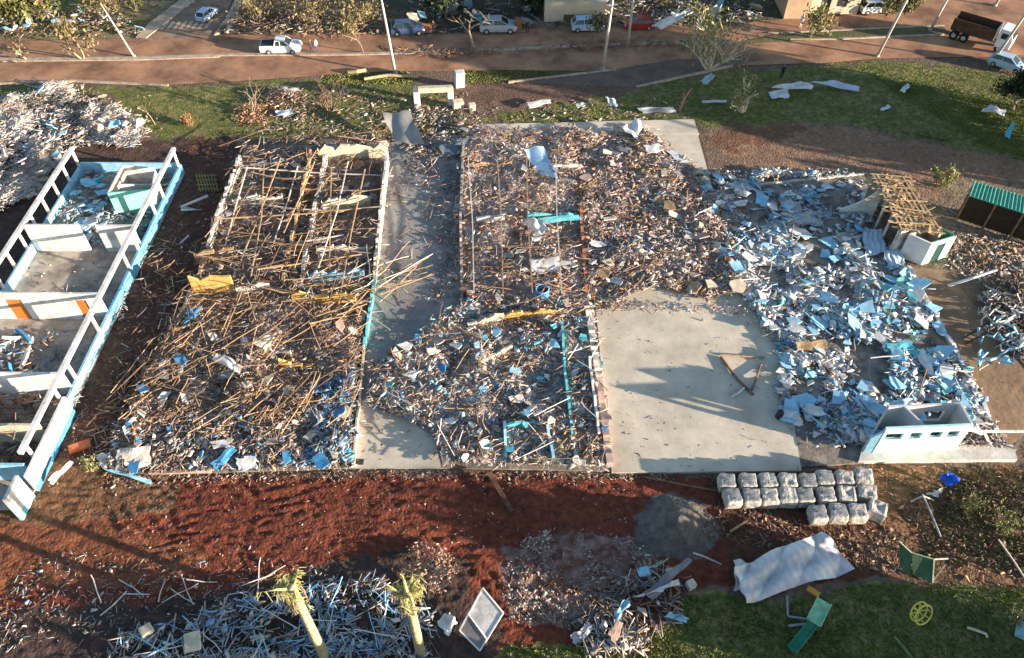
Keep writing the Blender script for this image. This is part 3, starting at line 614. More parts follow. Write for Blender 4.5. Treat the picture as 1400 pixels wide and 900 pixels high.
cross(-.1, [], 1.3, 'lblue'); cross(uw[0], [(3.2, 4.6)]); cross(uw[1], [(1.3, 2.2), (6.3, 7.6)], doors=[(1.3, 2.2), (6.3, 7.6)])
cross(uw[2], [], 2.5); cross(uw[3], [(3.6, 4.6)], 2.3, 'cream'); cross(uw[4], [], 1.9, 'lblue')
# mint cubicle in the back room
q0 = [P(147, 264, 2.6), P(204, 259, 2.6), P(209, 226, 2.6), P(167, 226, 2.6)]
wallpart(sch, q0[0], q0[1], 2.6, 2.6, M('mint'), .12, z0=.12)['label'] = 'mint green cubicle wall'
wallpart(sch, q0[1], q0[2], 2.2, 2.0, M('white'), .12, z0=.12); wallpart(sch, q0[2], q0[3], 2.3, 2.6, M('white'), .12, z0=.12)
wallpart(sch, q0[3], q0[0], 2.6, 2.6, M('cream'), .12, z0=.12); wallpart(sch, (q0[0]+q0[3])/2, (q0[1]+q0[2])/2, 2.0, 1.8, M('white'), .1, z0=.12)
# narrow roof rails crossing above
mb = MB()
ZR = lambda a, b, c, d: [(proj(*Q(u_, v_)[:2])) for u_, v_ in ((a, c), (b, c), (b, d), (a, d))]
bits('small_rubble', ZR(.3, uw[0]-.3, .4, W_-.4), 1500, [(LBLUE, 5), ((.3,.55,.6), 3), (WHITE, 2), (GREY, 2), (DARK, 1)], .1, .5, .7, .12, .2, .3, 71, label='pale blue broken pieces in the back room of the roofless building', soft=0)
fragments(ZR(.6, uw[0]-.8, 3.4, W_-.8), 34, ['lblue', 'lblue', 'white', 'turq'], .9, 2.0, 'in the back room of the roofless building', .2, .8, 72)
bits('small_rubble', ZR(uw[0]+.3, uw[1]-.3, .4, W_-.4), 200, [(PLAS, 2), (WHITE, 1), (DARK, 2)], .05, .3, .1, .12, .3, .9, 73, label='thin litter on the wet looking classroom floor', soft=0)
bits('small_rubble', ZR(uw[1]+1.5, uw[2]-.3, 2.5, W_-.4), 400, [(BLUE, 3), (DARK, 2), (LBLUE, 1), (TAN, 1)], .1, .5, .6, .12, .4, .5, 74, label='dark blue broken furniture bits in the room with orange doors', soft=0)
bits('small_rubble', ZR(uw[2]+.3, uw[4]-.3, .4, W_+1), 1600, [(WOOD, 3), (TAN, 2), (DARK, 3), (WHITE, 1), (BRICK, 1)], .08, .5, .7, .12, .6, .4, 75, label='fallen roof timber in the front rooms of the roofless building', soft=0)
battens(ZR(uw[2]+.5, uw[4]-.5, 1.5, W_+1), 14, 'in the front room of the roofless building', 2., 4., .12, .5, 1.6, 76)
battens(ZR(uw[1]+2, uw[2]-.6, 3., W_-1), 9, 'in the room with orange doors', 1.5, 3., .12, .4, .6, 77, kinds=('blue', 'white'), name='shelf_board', noun='shelf board', cat='shelf board', thick=.22)
bits('small_rubble', [(158,395),(180,395),(165,440),(145,440),(120,520),(105,560),(95,545),(130,450)], 500, [(WHITE, 3), (GREY, 3), (LBLUE, 1)], .06, .3, .5, .1, .5, .3, 78, label='grey broken grille bits spilled by the blue outer wall')

# --- the ruined rooms: low broken walls
def ruin(name, label, at, walls, slab=None, slabmat=None):
    o = empty(name, P(*at), 0, label, 'ruin')
    if slab:
        mb = MB(); mb.prism([P2(*p) for p in slab], -.3, .13); s_ = mb.build('floor_slab', slabmat, o, rel=o.location)
        bm = bmesh.new(); bm.from_mesh(s_.data); bmesh.ops.triangulate(bm, faces=[f for f in bm.faces if len(f.verts) > 4]); bm.to_mesh(s_.data); bm.free()
    for i, (a, b, h0, h1, k, t) in enumerate(walls):
        a_, b_ = P(*a), P(*b); L = (a_-b_).length
        wallpart(o, a_, b_, h0, h1, M(k), t, min(.28, h0*.28), i*7+3, .1, n=max(3, int(L/.7)))
    return o
dfl = mat('dirty_floor', (.26, .22, .18), .9, .5, .8, .3, col2=(.09, .07, .055))
ruin('ruined_building', 'long ruin of timber strewn rooms with low pale walls, second from the left', (400, 430), [
 ((332,228),(288,350),1.5,1.2,'plas',.22), ((288,350),(262,405),.9,.5,'tan',.22), ((262,405),(215,520),.5,.3,'plas',.2),
 ((428,222),(390,395),1.4,1.0,'tan',.2), ((448,222),(412,400),1.3,.9,'plas',.25), ((531,226),(514,385),1.6,1.3,'plas',.22),
 ((514,385),(499,480),.9,.5,'turq',.2), ((499,480),(484,640),.55,.5,'cream',.16), ((470,455),(430,640),.5,.3,'lblue',.16),
 ((322,288),(390,283),1.5,1.4,'plas',.2), ((330,340),(392,335),1.0,.8,'plas',.2), ((438,222),(532,218),1.7,1.5,'cream',.25), ((443,292),(508,285),1.6,1.5,'cream',.22),
 ((436,355),(505,350),1.5,.9,'plas',.2), ((424,388),(500,383),1.2,1.2,'lblue',.2), ((402,416),(488,417),1.3,1.1,'yel',.2),
 ((268,405),(324,403),2.0,2.0,'yel',.2), ((270,360),(325,357),1.0,1.5,'tan',.2), ((326,405),(372,400),1.1,.9,'plas',.2), ((345,232),(420,226),.8,.7,'grey',.2),
 ((330,480),(400,490),.5,.8,'plas',.18), ((385,505),(430,506),1.0,.8,'yel',.2), ((205,648),(290,646),.25,.4,'pink',.25)], SL_B2, dfl)
ruin('ruined_building', 'middle ruin of brown rear rooms and turquoise front rooms, beside the bare floor slab', (715, 430), [
 ((634,205),(630,300),1.0,.5,'concd',.2), ((630,300),(632,425),.8,.4,'pink',.2), ((793,290),(802,415),.8,.5,'brick',.25), ((710,290),(716,405),.6,.4,'wood',.2),
 ((802,425),(818,520),.8,.7,'plas',.45), ((818,520),(833,640),.7,.6,'pink',.45), ((652,308),(690,305),1.0,1.0,'white',.2), ((722,305),(788,302),1.1,.9,'turq',.2),
 ((640,345),(710,343),.6,.5,'tan',.2), ((728,372),(780,367),.7,.9,'grey',.2), ((636,232),(700,228),.8,.6,'tan',.2), ((720,238),(790,234),.7,.7,'plas',.2),
 ((688,438),(800,432),1.0,.8,'yel',.2), ((640,452),(688,440),.8,.9,'cream',.2), ((688,634),(825,637),.45,.5,'white',.2),
 ((690,588),(692,632),1.3,.8,'lblue',.18), ((748,592),(756,634),.8,.9,'lblue',.18), ((690,588),(745,582),.7,.5,'turq',.18),
 ((768,450),(772,520),.9,.7,'turq',.18), ((772,520),(786,632),.9,.6,'turq',.18), ((805,500),(818,600),.9,.9,'white',.16), ((768,500),(800,505),.5,.5,'lblue',.14), ((778,560),(812,575),.5,.5,'turq',.14),
 ((655,500),(700,480),.5,.8,'cream',.18)], SL_B3, dfl)
ruin('ruined_building', 'flattened right hand ruin of blue painted rubble inside a low white kerb wall', (1160, 430), [
 ((1142,320),(1190,410),.5,.4,'plas',.2), ((1190,410),(1262,562),.45,.4,'pink',.2), ((1240,368),(1300,475),.4,.35,'white',.3), ((1300,475),(1364,602),.45,.4,'white',.3),
 ((1060,425),(1078,500),.4,.2,'grey',.2), ((990,260),(1180,240),.3,.3,'plas',.2)], SL_R, dfl)
pr_ = random.Random(77)
for k in range(22):
    if k < 9: a_ = (338+k*23, 212+pr_.uniform(0, 20)); b_ = (a_[0]-pr_.uniform(0, 60)+(k-4)*3, a_[1]+pr_.uniform(90, 190))
    elif k < 18: yy = 215+(k-9)*21+pr_.uniform(-8, 8); a_ = (322-(k-9)*6+pr_.uniform(-8, 110), yy+6); b_ = (528-(k-9)*2+pr_.uniform(-130, 12), yy+pr_.uniform(-22, 22))
    else: a_ = (640+(k-18)*40, 215); b_ = (648+(k-18)*40, 400)
    A_, B2_ = P(*a_, pr_.uniform(1.2, 2.0)), P(*b_, pr_.uniform(1.0, 1.9)); mid = A_.lerp(B2_, .5)+Vector((pr_.gauss(0, .1), pr_.gauss(0, .1), -.15))
    mb = MB(); mb.bar(A_, mid, .09); mb.bar(mid, B2_, .085); o_ = mb.build('roof_purlin', M('tan' if k % 3 else 'plas'), rel=tuple(A_), loc=tuple(A_))
    w_ = 'rear rooms of the second building' if k < 18 else 'rear of the middle building'
    nm_ = 'tan' if k % 3 else 'pale grey'
    T(o_, f'long straight {nm_} roof purlin spanning the {w_}'+(' lengthwise' if k < 9 else ' crosswise' if k < 18 else ''), 'purlin', f'{nm_} purlins over the {w_}'+('' if k >= 18 else ' lengthwise' if k < 9 else ' crosswise'))
# the bent blue lattice of the mint house, right of centre
mh = empty('mint_house', P(1190, 628), 0, 'roofless mint green room with small square windows and pale inner walls, at the front right', 'building')
fz = .15
a0 = P(1190, 624); a1 = P(1303, 619); hh = 3.2
mintp = mat('pale_mint_wall', (.50, .72, .66), .75, .25, .6, col2=(.36, .62, .56))
dvec = (a1-a0); nrm = Vector((-dvec.y, dvec.x, 0)).normalized(); L = dvec.length
wins = [(.04, .24), (.33, .46), (.56, .70), (.77, .90)]
def mpart(name, m, *prs):
    mb = MB()
    for (u0, u1, z0, z1, d0, d1) in prs:
        q = [a0+dvec*u0+nrm*d0, a0+dvec*u1+nrm*d0, a0+dvec*u1+nrm*d1, a0+dvec*u0+nrm*d1]; mb.prism([(p.x, p.y) for p in q], z0, z1)
    return mb.build(name, m, mh, rel=mh.location)
mpart('front_wall', mintp, (0, 1, .1, 1.95, 0, .18), (0, 1, 2.6, hh, 0, .18), *[(x0, x1, 1.95, 2.6, 0, .18) for x0, x1 in zip([0]+[b for a, b in wins], [a for a, b in wins]+[1])])
for u0, u1 in wins:
    f = mpart('window_sill', M('white'), (u0, u1, 1.94, 2.0, -.04, -.003))
DP = (P(1231, 551, 3.0)-P(1214, 585, 3.0)).dot(nrm)
bl, br, ml = a0+nrm*DP+dvec*.16, a1+nrm*DP, a0+dvec*.55+nrm*DP
inn = mat('inner_plaster', (.56, .52, .50), .85, .2, 1.)
wallpart(mh, br+Vector((0, -.1, 0)), a1+nrm*.2, 3.2, 3.2, inn, .16, name='side_wall'); 
mb = MB(); mb.wall(bl, bl+(br-bl)*.55, .16, [(0, 3.), (1, 3.)], .1); mb.wall(bl+(br-bl)*.551, bl+(br-bl)*.86, .159, [(0, 1.2), (1, 1.2)], .1); mb.wall(bl+(br-bl)*.861, br, .16, [(0, 3.), (1, 3.)], .1)
mb.wall(bl+(br-bl)*.551, bl+(br-bl)*.86, .159, [(0, 3.), (1, 3.)], 2.3); mb.build('back_wall', inn, mh, rel=mh.location)
wallpart(mh, bl+(br-bl)*.22, a0+dvec*.5+nrm*.2, 3.0, 2.9, mat('lilac_plaster', (.42, .43, .50), .85, .2, 1.), .15, name='partition_wall')
mb = MB(); mb.wall(bl, a0+nrm*.25+dvec*-.10, .15, [(0, 3.), (.35, 2.2), (.5, 1.5), (.8, 1.6), (1, 1.5)], .1); mb.build('side_wall', inn, mh, rel=mh.location)
wallpart(mh, a0+dvec*-.10+nrm*.2, a0+Vector((0, .1, 0)), 2.0, 2.8, M('lblue'), .16, name='side_wall')['label'] = 'pale blue left side wall'
mb = MB(); mb.prism([P2(1172,634),P2(1388,632),P2(1382,612),P2(1178,612)], -.2, .35); mb.build('plinth', mat('white_plinth', (.60, .56, .50), .85, .3, 1), mh, rel=mh.location)
rail = empty('gate_frame', P(1345, 605), 0, 'white bar and posts of a broken gate frame right of the mint room', 'gate')
mb = MB(); mb.bar(P(1303, 586, 2.4), P(1345, 590, 2.2), .14); mb.bar(P(1345, 590, 2.2), P(1415, 590, 2.1), .14); mb.build('top_bar', M('white'), rail, rel=rail.location)
for a, b in ((P(1385, 618, 0), P(1405, 590, 2.1)), (P(1352, 606, 0), P(1345, 590, 2.2))):
    mb = MB(); mb.bar(a, b, .16); mb.build('post', M('cream'), rail, rel=rail.location)
# --- battened house at the right
bh = empty('stripped_house', P(1235, 320), 0, 'narrow house with bare pale roof battens and a mint doorway, roof covering gone', 'house')
R4 = [P(1193, 240, 3.3), P(1241, 246, 3.3), P(1287, 318, 2.8), P(1233, 314, 2.8)]
mb = MB(); rr = random.Random(5)
for i in range(16):
    t = i/15; a = R4[0].lerp(R4[3], t); b = R4[1].lerp(R4[2], t); e = (b-a)*.12
    mb.bar(a-e*rr.uniform(0, 1)+Vector((0, rr.uniform(-.15, .15), .1)), b+e*rr.uniform(-1, 1)+Vector((0, rr.uniform(-.3, .3), rr.uniform(-.2, .2))), .10, .06)
mb.build('roof_battens', mat('pale_batten', (.58, .40, .21), .9, .4, 2.5), bh, rel=bh.location)  # battens a paler tan than the rafters
mb = MB()
for i in range(9):
    t = i/8; a = R4[0].lerp(R4[1], t); b = R4[3].lerp(R4[2], t); mb.bar(a+Vector((0, 0, rr.uniform(-.1, .1))), b, .14, .12)
for k in range(150):
    s_, t_ = rr.random(), rr.random(); p = R4[0].lerp(R4[1], s_).lerp(R4[3].lerp(R4[2], s_), t_); q = Vector((rr.gauss(0, .6), rr.gauss(0, .5), rr.gauss(0, .15)))
    mb.bar(p-q, p+q, rr.uniform(.1, .3), .03, rr.uniform(-.3, .3))
mb.build('rafters', mat('roof_timber', (.46, .31, .17), .9, .5, 2.5), bh, rel=bh.location)
g4 = [Vector((p.x, p.y, 0)) for p in R4]
wallpart(bh, g4[1], g4[2], 3.0, 2.6, M('cream'), .18); wallpart(bh, g4[0], g4[1], 3.1, 3.1, M('plas'), .18)
mb = MB()
for t in (.02, .25, .5, .72, .97): p = g4[0].lerp(g4[3], t); mb = MB(); mb.bar(p, p+Vector((0, 0, 3.1-.5*t)), .16); mb.build('post', M('plas'), bh, rel=bh.location)
mb = MB(); mb.prism([(p.x, p.y) for p in g4], -.1, .12); mb.build('floor', dfl, bh, rel=bh.location)
mb = MB(); mb.wall(P(1146, 292, 0), P(1192, 298, 0), .16, [(0, .5), (.35, 1.2), (.6, 1.9), (.85, 2.9), (1, 3.5)], 0); mb.build('gable_wall', M('white'), bh, rel=bh.location)
c0, c1, c2, c3 = P(1229, 350), P(1258, 362), P(1291, 352), P(1262, 335)
wallpart(bh, g4[3], c0+Vector((.2, .6, 0)), 2.7, 2.5, M('plas'), .16); wallpart(bh, c0, c1, 2.5, 2.4, mat('cabin_white', (.62, .62, .60), .8, .2, 1), .16)
mb = MB(); d_ = c2-c1; mb.wall(c1, c1+d_*.32, .16, [(0, 2.4), (1, 2.4)]); mb.wall(c1+d_*.68, c2, .16, [(0, 2.4), (1, 2.4)]); mb.wall(c1+d_*.321, c1+d_*.679, .159, [(0, 2.4), (1, 2.4)], 2.0)
mb.build('doorway_wall', mintp, bh, rel=bh.location); wallpart(bh, c1+d_*.33, c1+d_*.67, 2.0, 2.0, mat('dark_green_door', (.02, .06, .05), .5), .05, name='door')
wallpart(bh, c2, c3, 2.4, 2.4, mat('green_wall', (.05, .22, .13), .7), .14); wallpart(bh, c3, c0, 2.4, 2.4, M('plas'), .14)
# --- green roofed shed
sh = empty('green_roofed_shed', P(1360, 300), 0, 'open shed with ribbed green metal roof and dark slatted front at the right edge', 'shed')
r0, r1, r2, r3 = P(1332, 248, 3.2), P(1325, 268, 2.7), P(1440, 305, 2.7), P(1440, 280, 3.2)
vs = []; fs = []; N = 96
for i in range(N+1):
    t = i/N; zz = .05*math.sin(t*22*2*PI)
    for s_, e in ((0, 0), (1, 0), (0, -.03), (1, -.03)):
        p = (r0.lerp(r3, t) if s_ == 0 else r1.lerp(r2, t)); vs.append((p.x, p.y, p.z+zz+e))
for i in range(N): k = i*4; fs += [(k, k+1, k+5, k+4), (k+2, k+6, k+7, k+3), (k+1, k+3, k+7, k+5), (k, k+4, k+6, k+2)]
mb = MB(); mb.add(vs, fs); mb.build('roof', mat('green_roof_metal', (.09, .36, .25), .45, .25, 2, metal=.2), sh, rel=sh.location)
dn = Vector((r1.x, r1.y, 0)); dm = Vector((r2.x, r2.y, 0)); mb = MB(); 
for i in range(60): mb.bar(dn.lerp(dm, i/60)+Vector((.0, .1, .15)), dn.lerp(dm, i/60)+Vector((.0, .1, 2.6)), .15, .04)
mb.build('slatted_front', mat('dark_slat', (.05, .035, .025), .8, .4, 2), sh, rel=sh.location)
mb = MB()
for t in (0, .33, .66, 1): mb = MB(); mb.bar(dn.lerp(dm, t), dn.lerp(dm, t)+Vector((0, 0, 2.7)), .12); mb.build('post', M('wood'), sh, rel=sh.location)
wallpart(sh, Vector((r0.x, r0.y, 0)), Vector((r3.x, r3.y, 0)), 3.1, 3.1, M('wood'), .1, name='back_wall')
fr = MB(); e0 = P(1297, 287); e1 = P(1318, 300); fr.bar(e0, P(1327, 262, 2.6), .07); fr.bar(e1, P(1327, 262, 2.6), .07); fr.bar(e0, e1, .07)
T(fr.build('leaning_trestle', M('steel'), rel=(e0.x, e0.y, 0), loc=(e0.x, e0.y, 0)), 'bent triangular steel frame leaning at the left end of the green roofed shed', 'frame')

# ------------------------------------------------------------ vehicles, poles, people
def loft(secs, m, name, parent, smooth=False, bevel=.04):
    """secs: list of (x, [(y,z)...]) rings along the length"""
    mb = MB(); n = len(secs[0][1]); vs = [(x, y, z) for x, r in secs for y, z in r]
    fs = [(i*n+j, i*n+(j+1) % n, (i+1)*n+(j+1) % n, (i+1)*n+j) for i in range(len(secs)-1) for j in range(n)]
    fs += [tuple(range(n))[::-1], tuple((len(secs)-1)*n+j for j in range(n))]
    mb.add(vs, fs); o = mb.build(name, m, parent, smooth=smooth, bevel=bevel)
    bm = bmesh.new(); bm.from_mesh(o.data); bmesh.ops.recalc_face_normals(bm, faces=bm.faces[:]); bm.to_mesh(o.data); bm.free(); return o
def car(px, py, rz, paint_m, label, cat='car', kind='hatch', group=None, sc=1.0, dirt=None):
    o = empty({'hatch': 'parked_car', 'suv': 'parked_car', 'pickup': 'pickup_truck'}[kind], P(px, py, .03), rz, label, cat, group); o.scale = (sc,)*3
    W = .86
    def ring(z0, z1, w0=W, w1=W*.94): return [(-w0, z0), (w0, z0), (w0, (z0+z1)/2), (w1, z1), (-w1, z1), (-w0, (z0+z1)/2)]
    if kind == 'pickup':
        loft([(-2.3, ring(.45, .95)), (-2.25, ring(.3, 1.0)), (-.45, ring(.25, 1.02)), (1.0, ring(.25, 1.02)), (2.0, ring(.28, .9)), (2.25, ring(.4, .72, .8, .72))], paint_m, 'body', o)
        mb = MB(); mb.box((-1.4, 0, 1.03), (1.55, 1.4, .03)); mb.build('load_bed', M('dark'), o)
        c = [(-.62, 1.0, 1.0), (-.45, 1.42, 1.5), (.55, 1.42, 1.5), (1.15, 1.0, 1.0)]
    else:
        ht = 1.5 if kind == 'hatch' else 1.7
        loft([(-2.05, ring(.42, .85)), (-1.98, ring(.28, .98)), (-.6, ring(.22, 1.0)), (1.0, ring(.22, .98)), (1.8, ring(.27, .86)), (2.05, ring(.4, .66, .78, .7))], paint_m, 'body', o)
        c = [(-1.9, 0, .96), (-1.45, 0, ht-.03), (.35, 0, ht-.02), (1.15, 0, .96)]
    zt = c[1][2]; pts = [(c[0][0], .78, .97), (c[1][0], .62, zt), (c[2][0], .62, zt), (c[3][0], .76, .97)]
    mb = MB(); vs = [(x, s*y, z) for s in (-1, 1) for x, y, z in pts]
    mb.add(vs, [(0, 1, 2, 3), (7, 6, 5, 4), (0, 4, 5, 1), (1, 5, 6, 2), (2, 6, 7, 3), (3, 7, 4, 0)]); mb.build('windows', M('glass'), o, bevel=.03).name = 'glasshouse'
    mb = MB(); mb.box(((pts[1][0]+pts[2][0])/2, 0, zt+.02), (pts[2][0]-pts[1][0]+.12, 1.3, .06)); rf = mb.build('roof', paint_m, o, bevel=.02)
    mb = MB()
    for s in (-1, 1):
        for k, (x, y, z) in ((0, (c[0][0]+.02, 0, 0)),): pass
        xm = (pts[1][0]+pts[2][0])/2
        for a_, b_, w_ in (((pts[0][0], s*.77, .98), (pts[1][0], s*.64, zt), .09), ((pts[3][0], s*.77, .98), (pts[2][0], s*.64, zt), .08), ((xm, s*.80, .98), (xm, s*.65, zt), .07)):
            mb = MB(); mb.bar(a_, b_, w_); mb.build('window_pillar', paint_m, o)
    for sx_ in (-1.3, 1.35):
        for s in (-1, 1):
            mb = MB(); mb.tube([(sx_, s*.72, .31), (sx_, s*.90, .31)], .31, 14); w_ = mb.build('wheel', M('tyre'), o)
            mb = MB(); mb.tube([(sx_, s*.89, .31), (sx_, s*.915, .31)], .18, 10); mb.build('rim', M('metal'), w_)
    for s in (-1, 1):
        mb = MB(); mb.box((2.0 if kind != 'pickup' else 2.17, s*.6, .62), (.14, .3, .14)); mb.build('headlight', mat('lamp_glass', (.8, .8, .78), .2, .1, 1, 0), o)
        mb = MB(); mb.box((-2.03 if kind != 'pickup' else -2.28, s*.68, .75), (.08, .2, .22)); mb.build('tail_light', mat('red_lens', (.4, .02, .02), .3, .1, 1, 0), o)
    return o
cw = mat('white_car_paint', (.72, .72, .70), .25, .1, 2, 0, spec=.5); cs = mat('silver_car_paint', (.42, .47, .52), .3, .15, 2, 0, metal=.3, spec=.5)
cb = mat('navy_car_paint', (.05, .08, .16), .25, .2, 2, 0, spec=.5); cr = mat('red_car_paint', (.32, .03, .02), .35, .2, 2, 0); cl = mat('light_blue_car_paint', (.38, .52, .66), .3, .15, 2, 0, spec=.5)
car(386, 70, .03, cw, 'white pickup on the near lane of the main road with a dark open bed', 'pickup', 'pickup', sc=1.0)
car(558, 45, .10, cb, 'dark blue estate car parked on the far side behind the bare pole', sc=.95)
car(681, 42, .03, cs, 'silver hatchback parked right of the bare branching tree', sc=1.05)
car(803, 40, .05, cl, 'battered silver blue car behind the small street tree', sc=.95)
car(873, 38, PI+.05, cr, 'small red car among wreckage by the second lamp pole', sc=.85)
car(1194, 16, .15, cw, 'white hatchback parked by the bushes before the far right house', sc=.95)
car(284, 24, 1.25, cl, 'light blue car driving up the side street beyond the crossing', sc=.75)
car(1374, 92, -.7, cl, 'pale blue car half hidden at the right edge below the truck', sc=.9)
# overturned white van body
tr = empty('dump_truck', P(1334, 58, .03), math.radians(-38), 'white cab tipper truck with raised dark brown load box on the right hand road', 'truck')
mb = MB(); mb.box((.2, -.35, .8), (6.4, .14, .2)); mb.box((.2, .35, .8), (6.4, .14, .2)); mb.box((-2.5, 0, .8), (.2, 2.2, .12)); mb.build('chassis', M('steel'), tr)
loft([(2.0, [(-1.1, .6), (1.1, .6), (1.1, 2.7), (-1.1, 2.7)]), (3.2, [(-1.1, .6), (1.1, .6), (1.05, 2.65), (-1.05, 2.65)]), (3.6, [(-1.08, .6), (1.08, .6), (1.05, 1.6), (-1.05, 1.6)])], cw, 'cab', tr, bevel=.08)
mb = MB(); mb.box((3.42, 0, 2.1), (.05, 1.9, .75), Matrix.Rotation(-.36, 3, 'Y')); mb.box((2.7, -1.1, 2.0), (.8, .05, .6)); mb.box((2.7, 1.1, 2.0), (.8, .05, .6)); mb.build('cab_glass', M('glass'), tr)
mb = MB(); Mx = Matrix.Rotation(.10, 3, 'Y'); bm_ = mat('brown_dump_body', (.10, .05, .03), .8, .4, 2)
for c, d in (((-.7, 0, 1.15), (4.6, 2.2, .1)), ((-.7, -1.1, 1.8), (4.6, .08, 1.3)), ((-.7, 1.1, 1.8), (4.6, .08, 1.3)), ((1.58, 0, 1.8), (.08, 2.2, 1.3)), ((-2.98, 0, 1.6), (.08, 2.2, .9))): mb.box(c, d)
mb.build('dump_box', bm_, tr)
mb = MB(); mb.box((1.72, 0, 1.9), (.1, 2.25, 1.4)); mb.build('headboard', cw, tr)
for x in (-2.4, -1.3, 2.6):
    for s in (-1, 1): mb = MB(); mb.tube([(x, s*.7, .5), (x, s*1.08, .5)], .5, 16); wq = mb.build('wheel', M('tyre'), tr); mb = MB(); mb.tube([(x, s*1.07, .5), (x, s*1.1, .5)], .25, 10); mb.build('rim', M('metal'), wq)

def pole(px, py, h, tx, label, arm=False, r=.17, ty=0, cat='utility pole', lamp=False):
    b = P(px, py); o = empty('utility_pole', (b.x, b.y, 0), 0, label, cat, 'poles along the main road')
    top = Vector((tx, ty, h)); mb = MB(); mb.tube([(0, 0, -.2), top*.5, top], [r, r*.8, r*.58], 8); mb.build('shaft', M('post'), o, smooth=True)
    mb = MB(); mb.tube([(0, 0, -.1), (0, 0, .25)], r*1.5, 10); mb.build('footing', M('conc'), o)
    if arm:
        t = top*.86; mb = MB(); mb.bar(t+Vector((-.9, -.15, 0)), t+Vector((.9, -.15, 0)), .12); mb.build('crossarm', M('post'), o)
        for k in (-.8, -.3, .3, .8): mb = MB(); mb.tube([t+Vector((k, -.15, .05)), t+Vector((k, -.15, .28))], [.07, .04], 8); mb.build('insulator', M('white'), o)
    return o
pole(541, 102, 10.5, -.7, 'pale concrete pole with a short crossarm leaning slightly left, at the grass strip', True)
pole(824, 96, 11, .5, 'pale concrete pole standing where the slip road leaves the main road')
pole(858, 62, 9, .1, 'pale concrete pole on the median close behind another pole')
pole(1199, 77, 10.5, 1.6, 'concrete pole leaning right at the lower edge of the road, left of the truck')
pole(1271, 42, 6, .9, 'concrete pole beyond the road at the right, leaning right')
pole(1354, 88, 11, 2.2, 'concrete pole leaning right in front of the white truck cab')
pole(1360, 8, 6, .8, 'short pole in the far top right corner of the road')
pole(184, 78, 6.2, -1.5, 'thin bent bare trunk like pole leaning left on the median before the crossing', r=.12)
def person(px, py, rz, top, leg, label, h=1.7, pose=0, z=0):
    sk = [('pel', 0, 0, .92, .15), ('che', 0, .0, 1.35, .17), ('nk', 0, 0, 1.50, .065), ('hd0', 0, .01, 1.60, .10), ('hd1', 0, .01, 1.72, .085)]
    me = bpy.data.meshes.new('body'); vs = [(0, 0, .95), (0, 0, 1.15), (0, 0, 1.38), (0, 0, 1.5), (0, .02, 1.62), (0, .01, 1.73),
      (-.10, 0, .9), (-.12, .05+.1*pose, .5), (-.12, .0-.1*pose, .06), (-.12, .14, .03), (.10, 0, .9), (.12, .05-.05*pose, .5), (.13, -.02+.15*pose, .06), (.13, .14, .03),
      (-.20, 0, 1.38), (-.27, .02, 1.1), (-.25, .14, .88), (.20, 0, 1.38), (.27, .02, 1.1), (.26, .12, .88)]
    ed = [(0, 1), (1, 2), (2, 3), (3, 4), (4, 5), (0, 6), (6, 7), (7, 8), (8, 9), (0, 10), (10, 11), (11, 12), (12, 13), (2, 14), (14, 15), (15, 16), (2, 17), (17, 18), (18, 19)]
    rs = [.15, .14, .16, .06, .10, .07, .10, .075, .05, .04, .10, .075, .05, .04, .07, .05, .035, .07, .05, .035]
    me.from_pydata(vs, ed, []); tmp = link('tmp', me); md = tmp.modifiers.new('s', 'SKIN'); 
    for i, r_ in enumerate(rs): me.skin_vertices[0].data[i].radius = (r_, r_*.85)
    me.skin_vertices[0].data[0].use_root = True
    tmp.modifiers.new('ss', 'SUBSURF').levels = 1
    dg = bpy.context.evaluated_depsgraph_get(); m2 = bpy.data.meshes.new_from_object(tmp.evaluated_get(dg)); bpy.data.objects.remove(tmp)
    n = len(m2.vertices); co = np.empty(n*3); m2.vertices.foreach_get('co', co); co = co.reshape(-1, 3)
    cl = np.where(co[:, 2:3] > 1.68, np.array([[.03, .02, .015]]), np.where(co[:, 2:3] > 1.50, np.array([[.35, .2, .13]]), np.where(co[:, 2:3] > .93, np.array([top]), np.array([leg]))))
    cl = np.where((np.abs(co[:, 0:1]) > .2) & (co[:, 2:3] < 1.0) & (co[:, 2:3] > .8), np.array([[.35, .2, .13]]), cl)
    a = m2.color_attributes.new('Col', 'FLOAT_COLOR', 'POINT'); c4 = np.ones((n, 4)); c4[:, :3] = cl; a.data.foreach_set('color', c4.ravel().astype(np.float32))
    p = P(px, py); o = link('person', m2, attr_mat('clothing', .9, .1, 4, 0), None, (p.x, p.y, z+.02), (0, 0, rz)); o.scale = (h/1.75,)*3
    for f in m2.polygons: f.use_smooth = True
    return T(o, label, 'person')
person(427, 73, 1.2, (.06, .05, .05), (.05, .05, .07), 'person in dark clothes standing left of another by the white pickup')
person(434, 72, -2, (.45, .45, .45), (.10, .10, .14), 'person in a light shirt standing on the road right of the white pickup')
person(593, 47, 0, (.03, .03, .03), (.03, .03, .04), 'person in black at the roadside beside an orange box')
person(721, 46, .5, (.04, .03, .03), (.04, .04, .05), 'person in dark clothes beside the silver hatchback')
person(1094, 38, 2, (.6, .6, .6), (.4, .4, .42), 'person in white walking left of the small forked tree')
person(1068, 108, .4, (.025, .025, .03), (.02, .02, .025), 'person in black standing on the shaded lawn beside crumpled sheets', 1.75, 1)

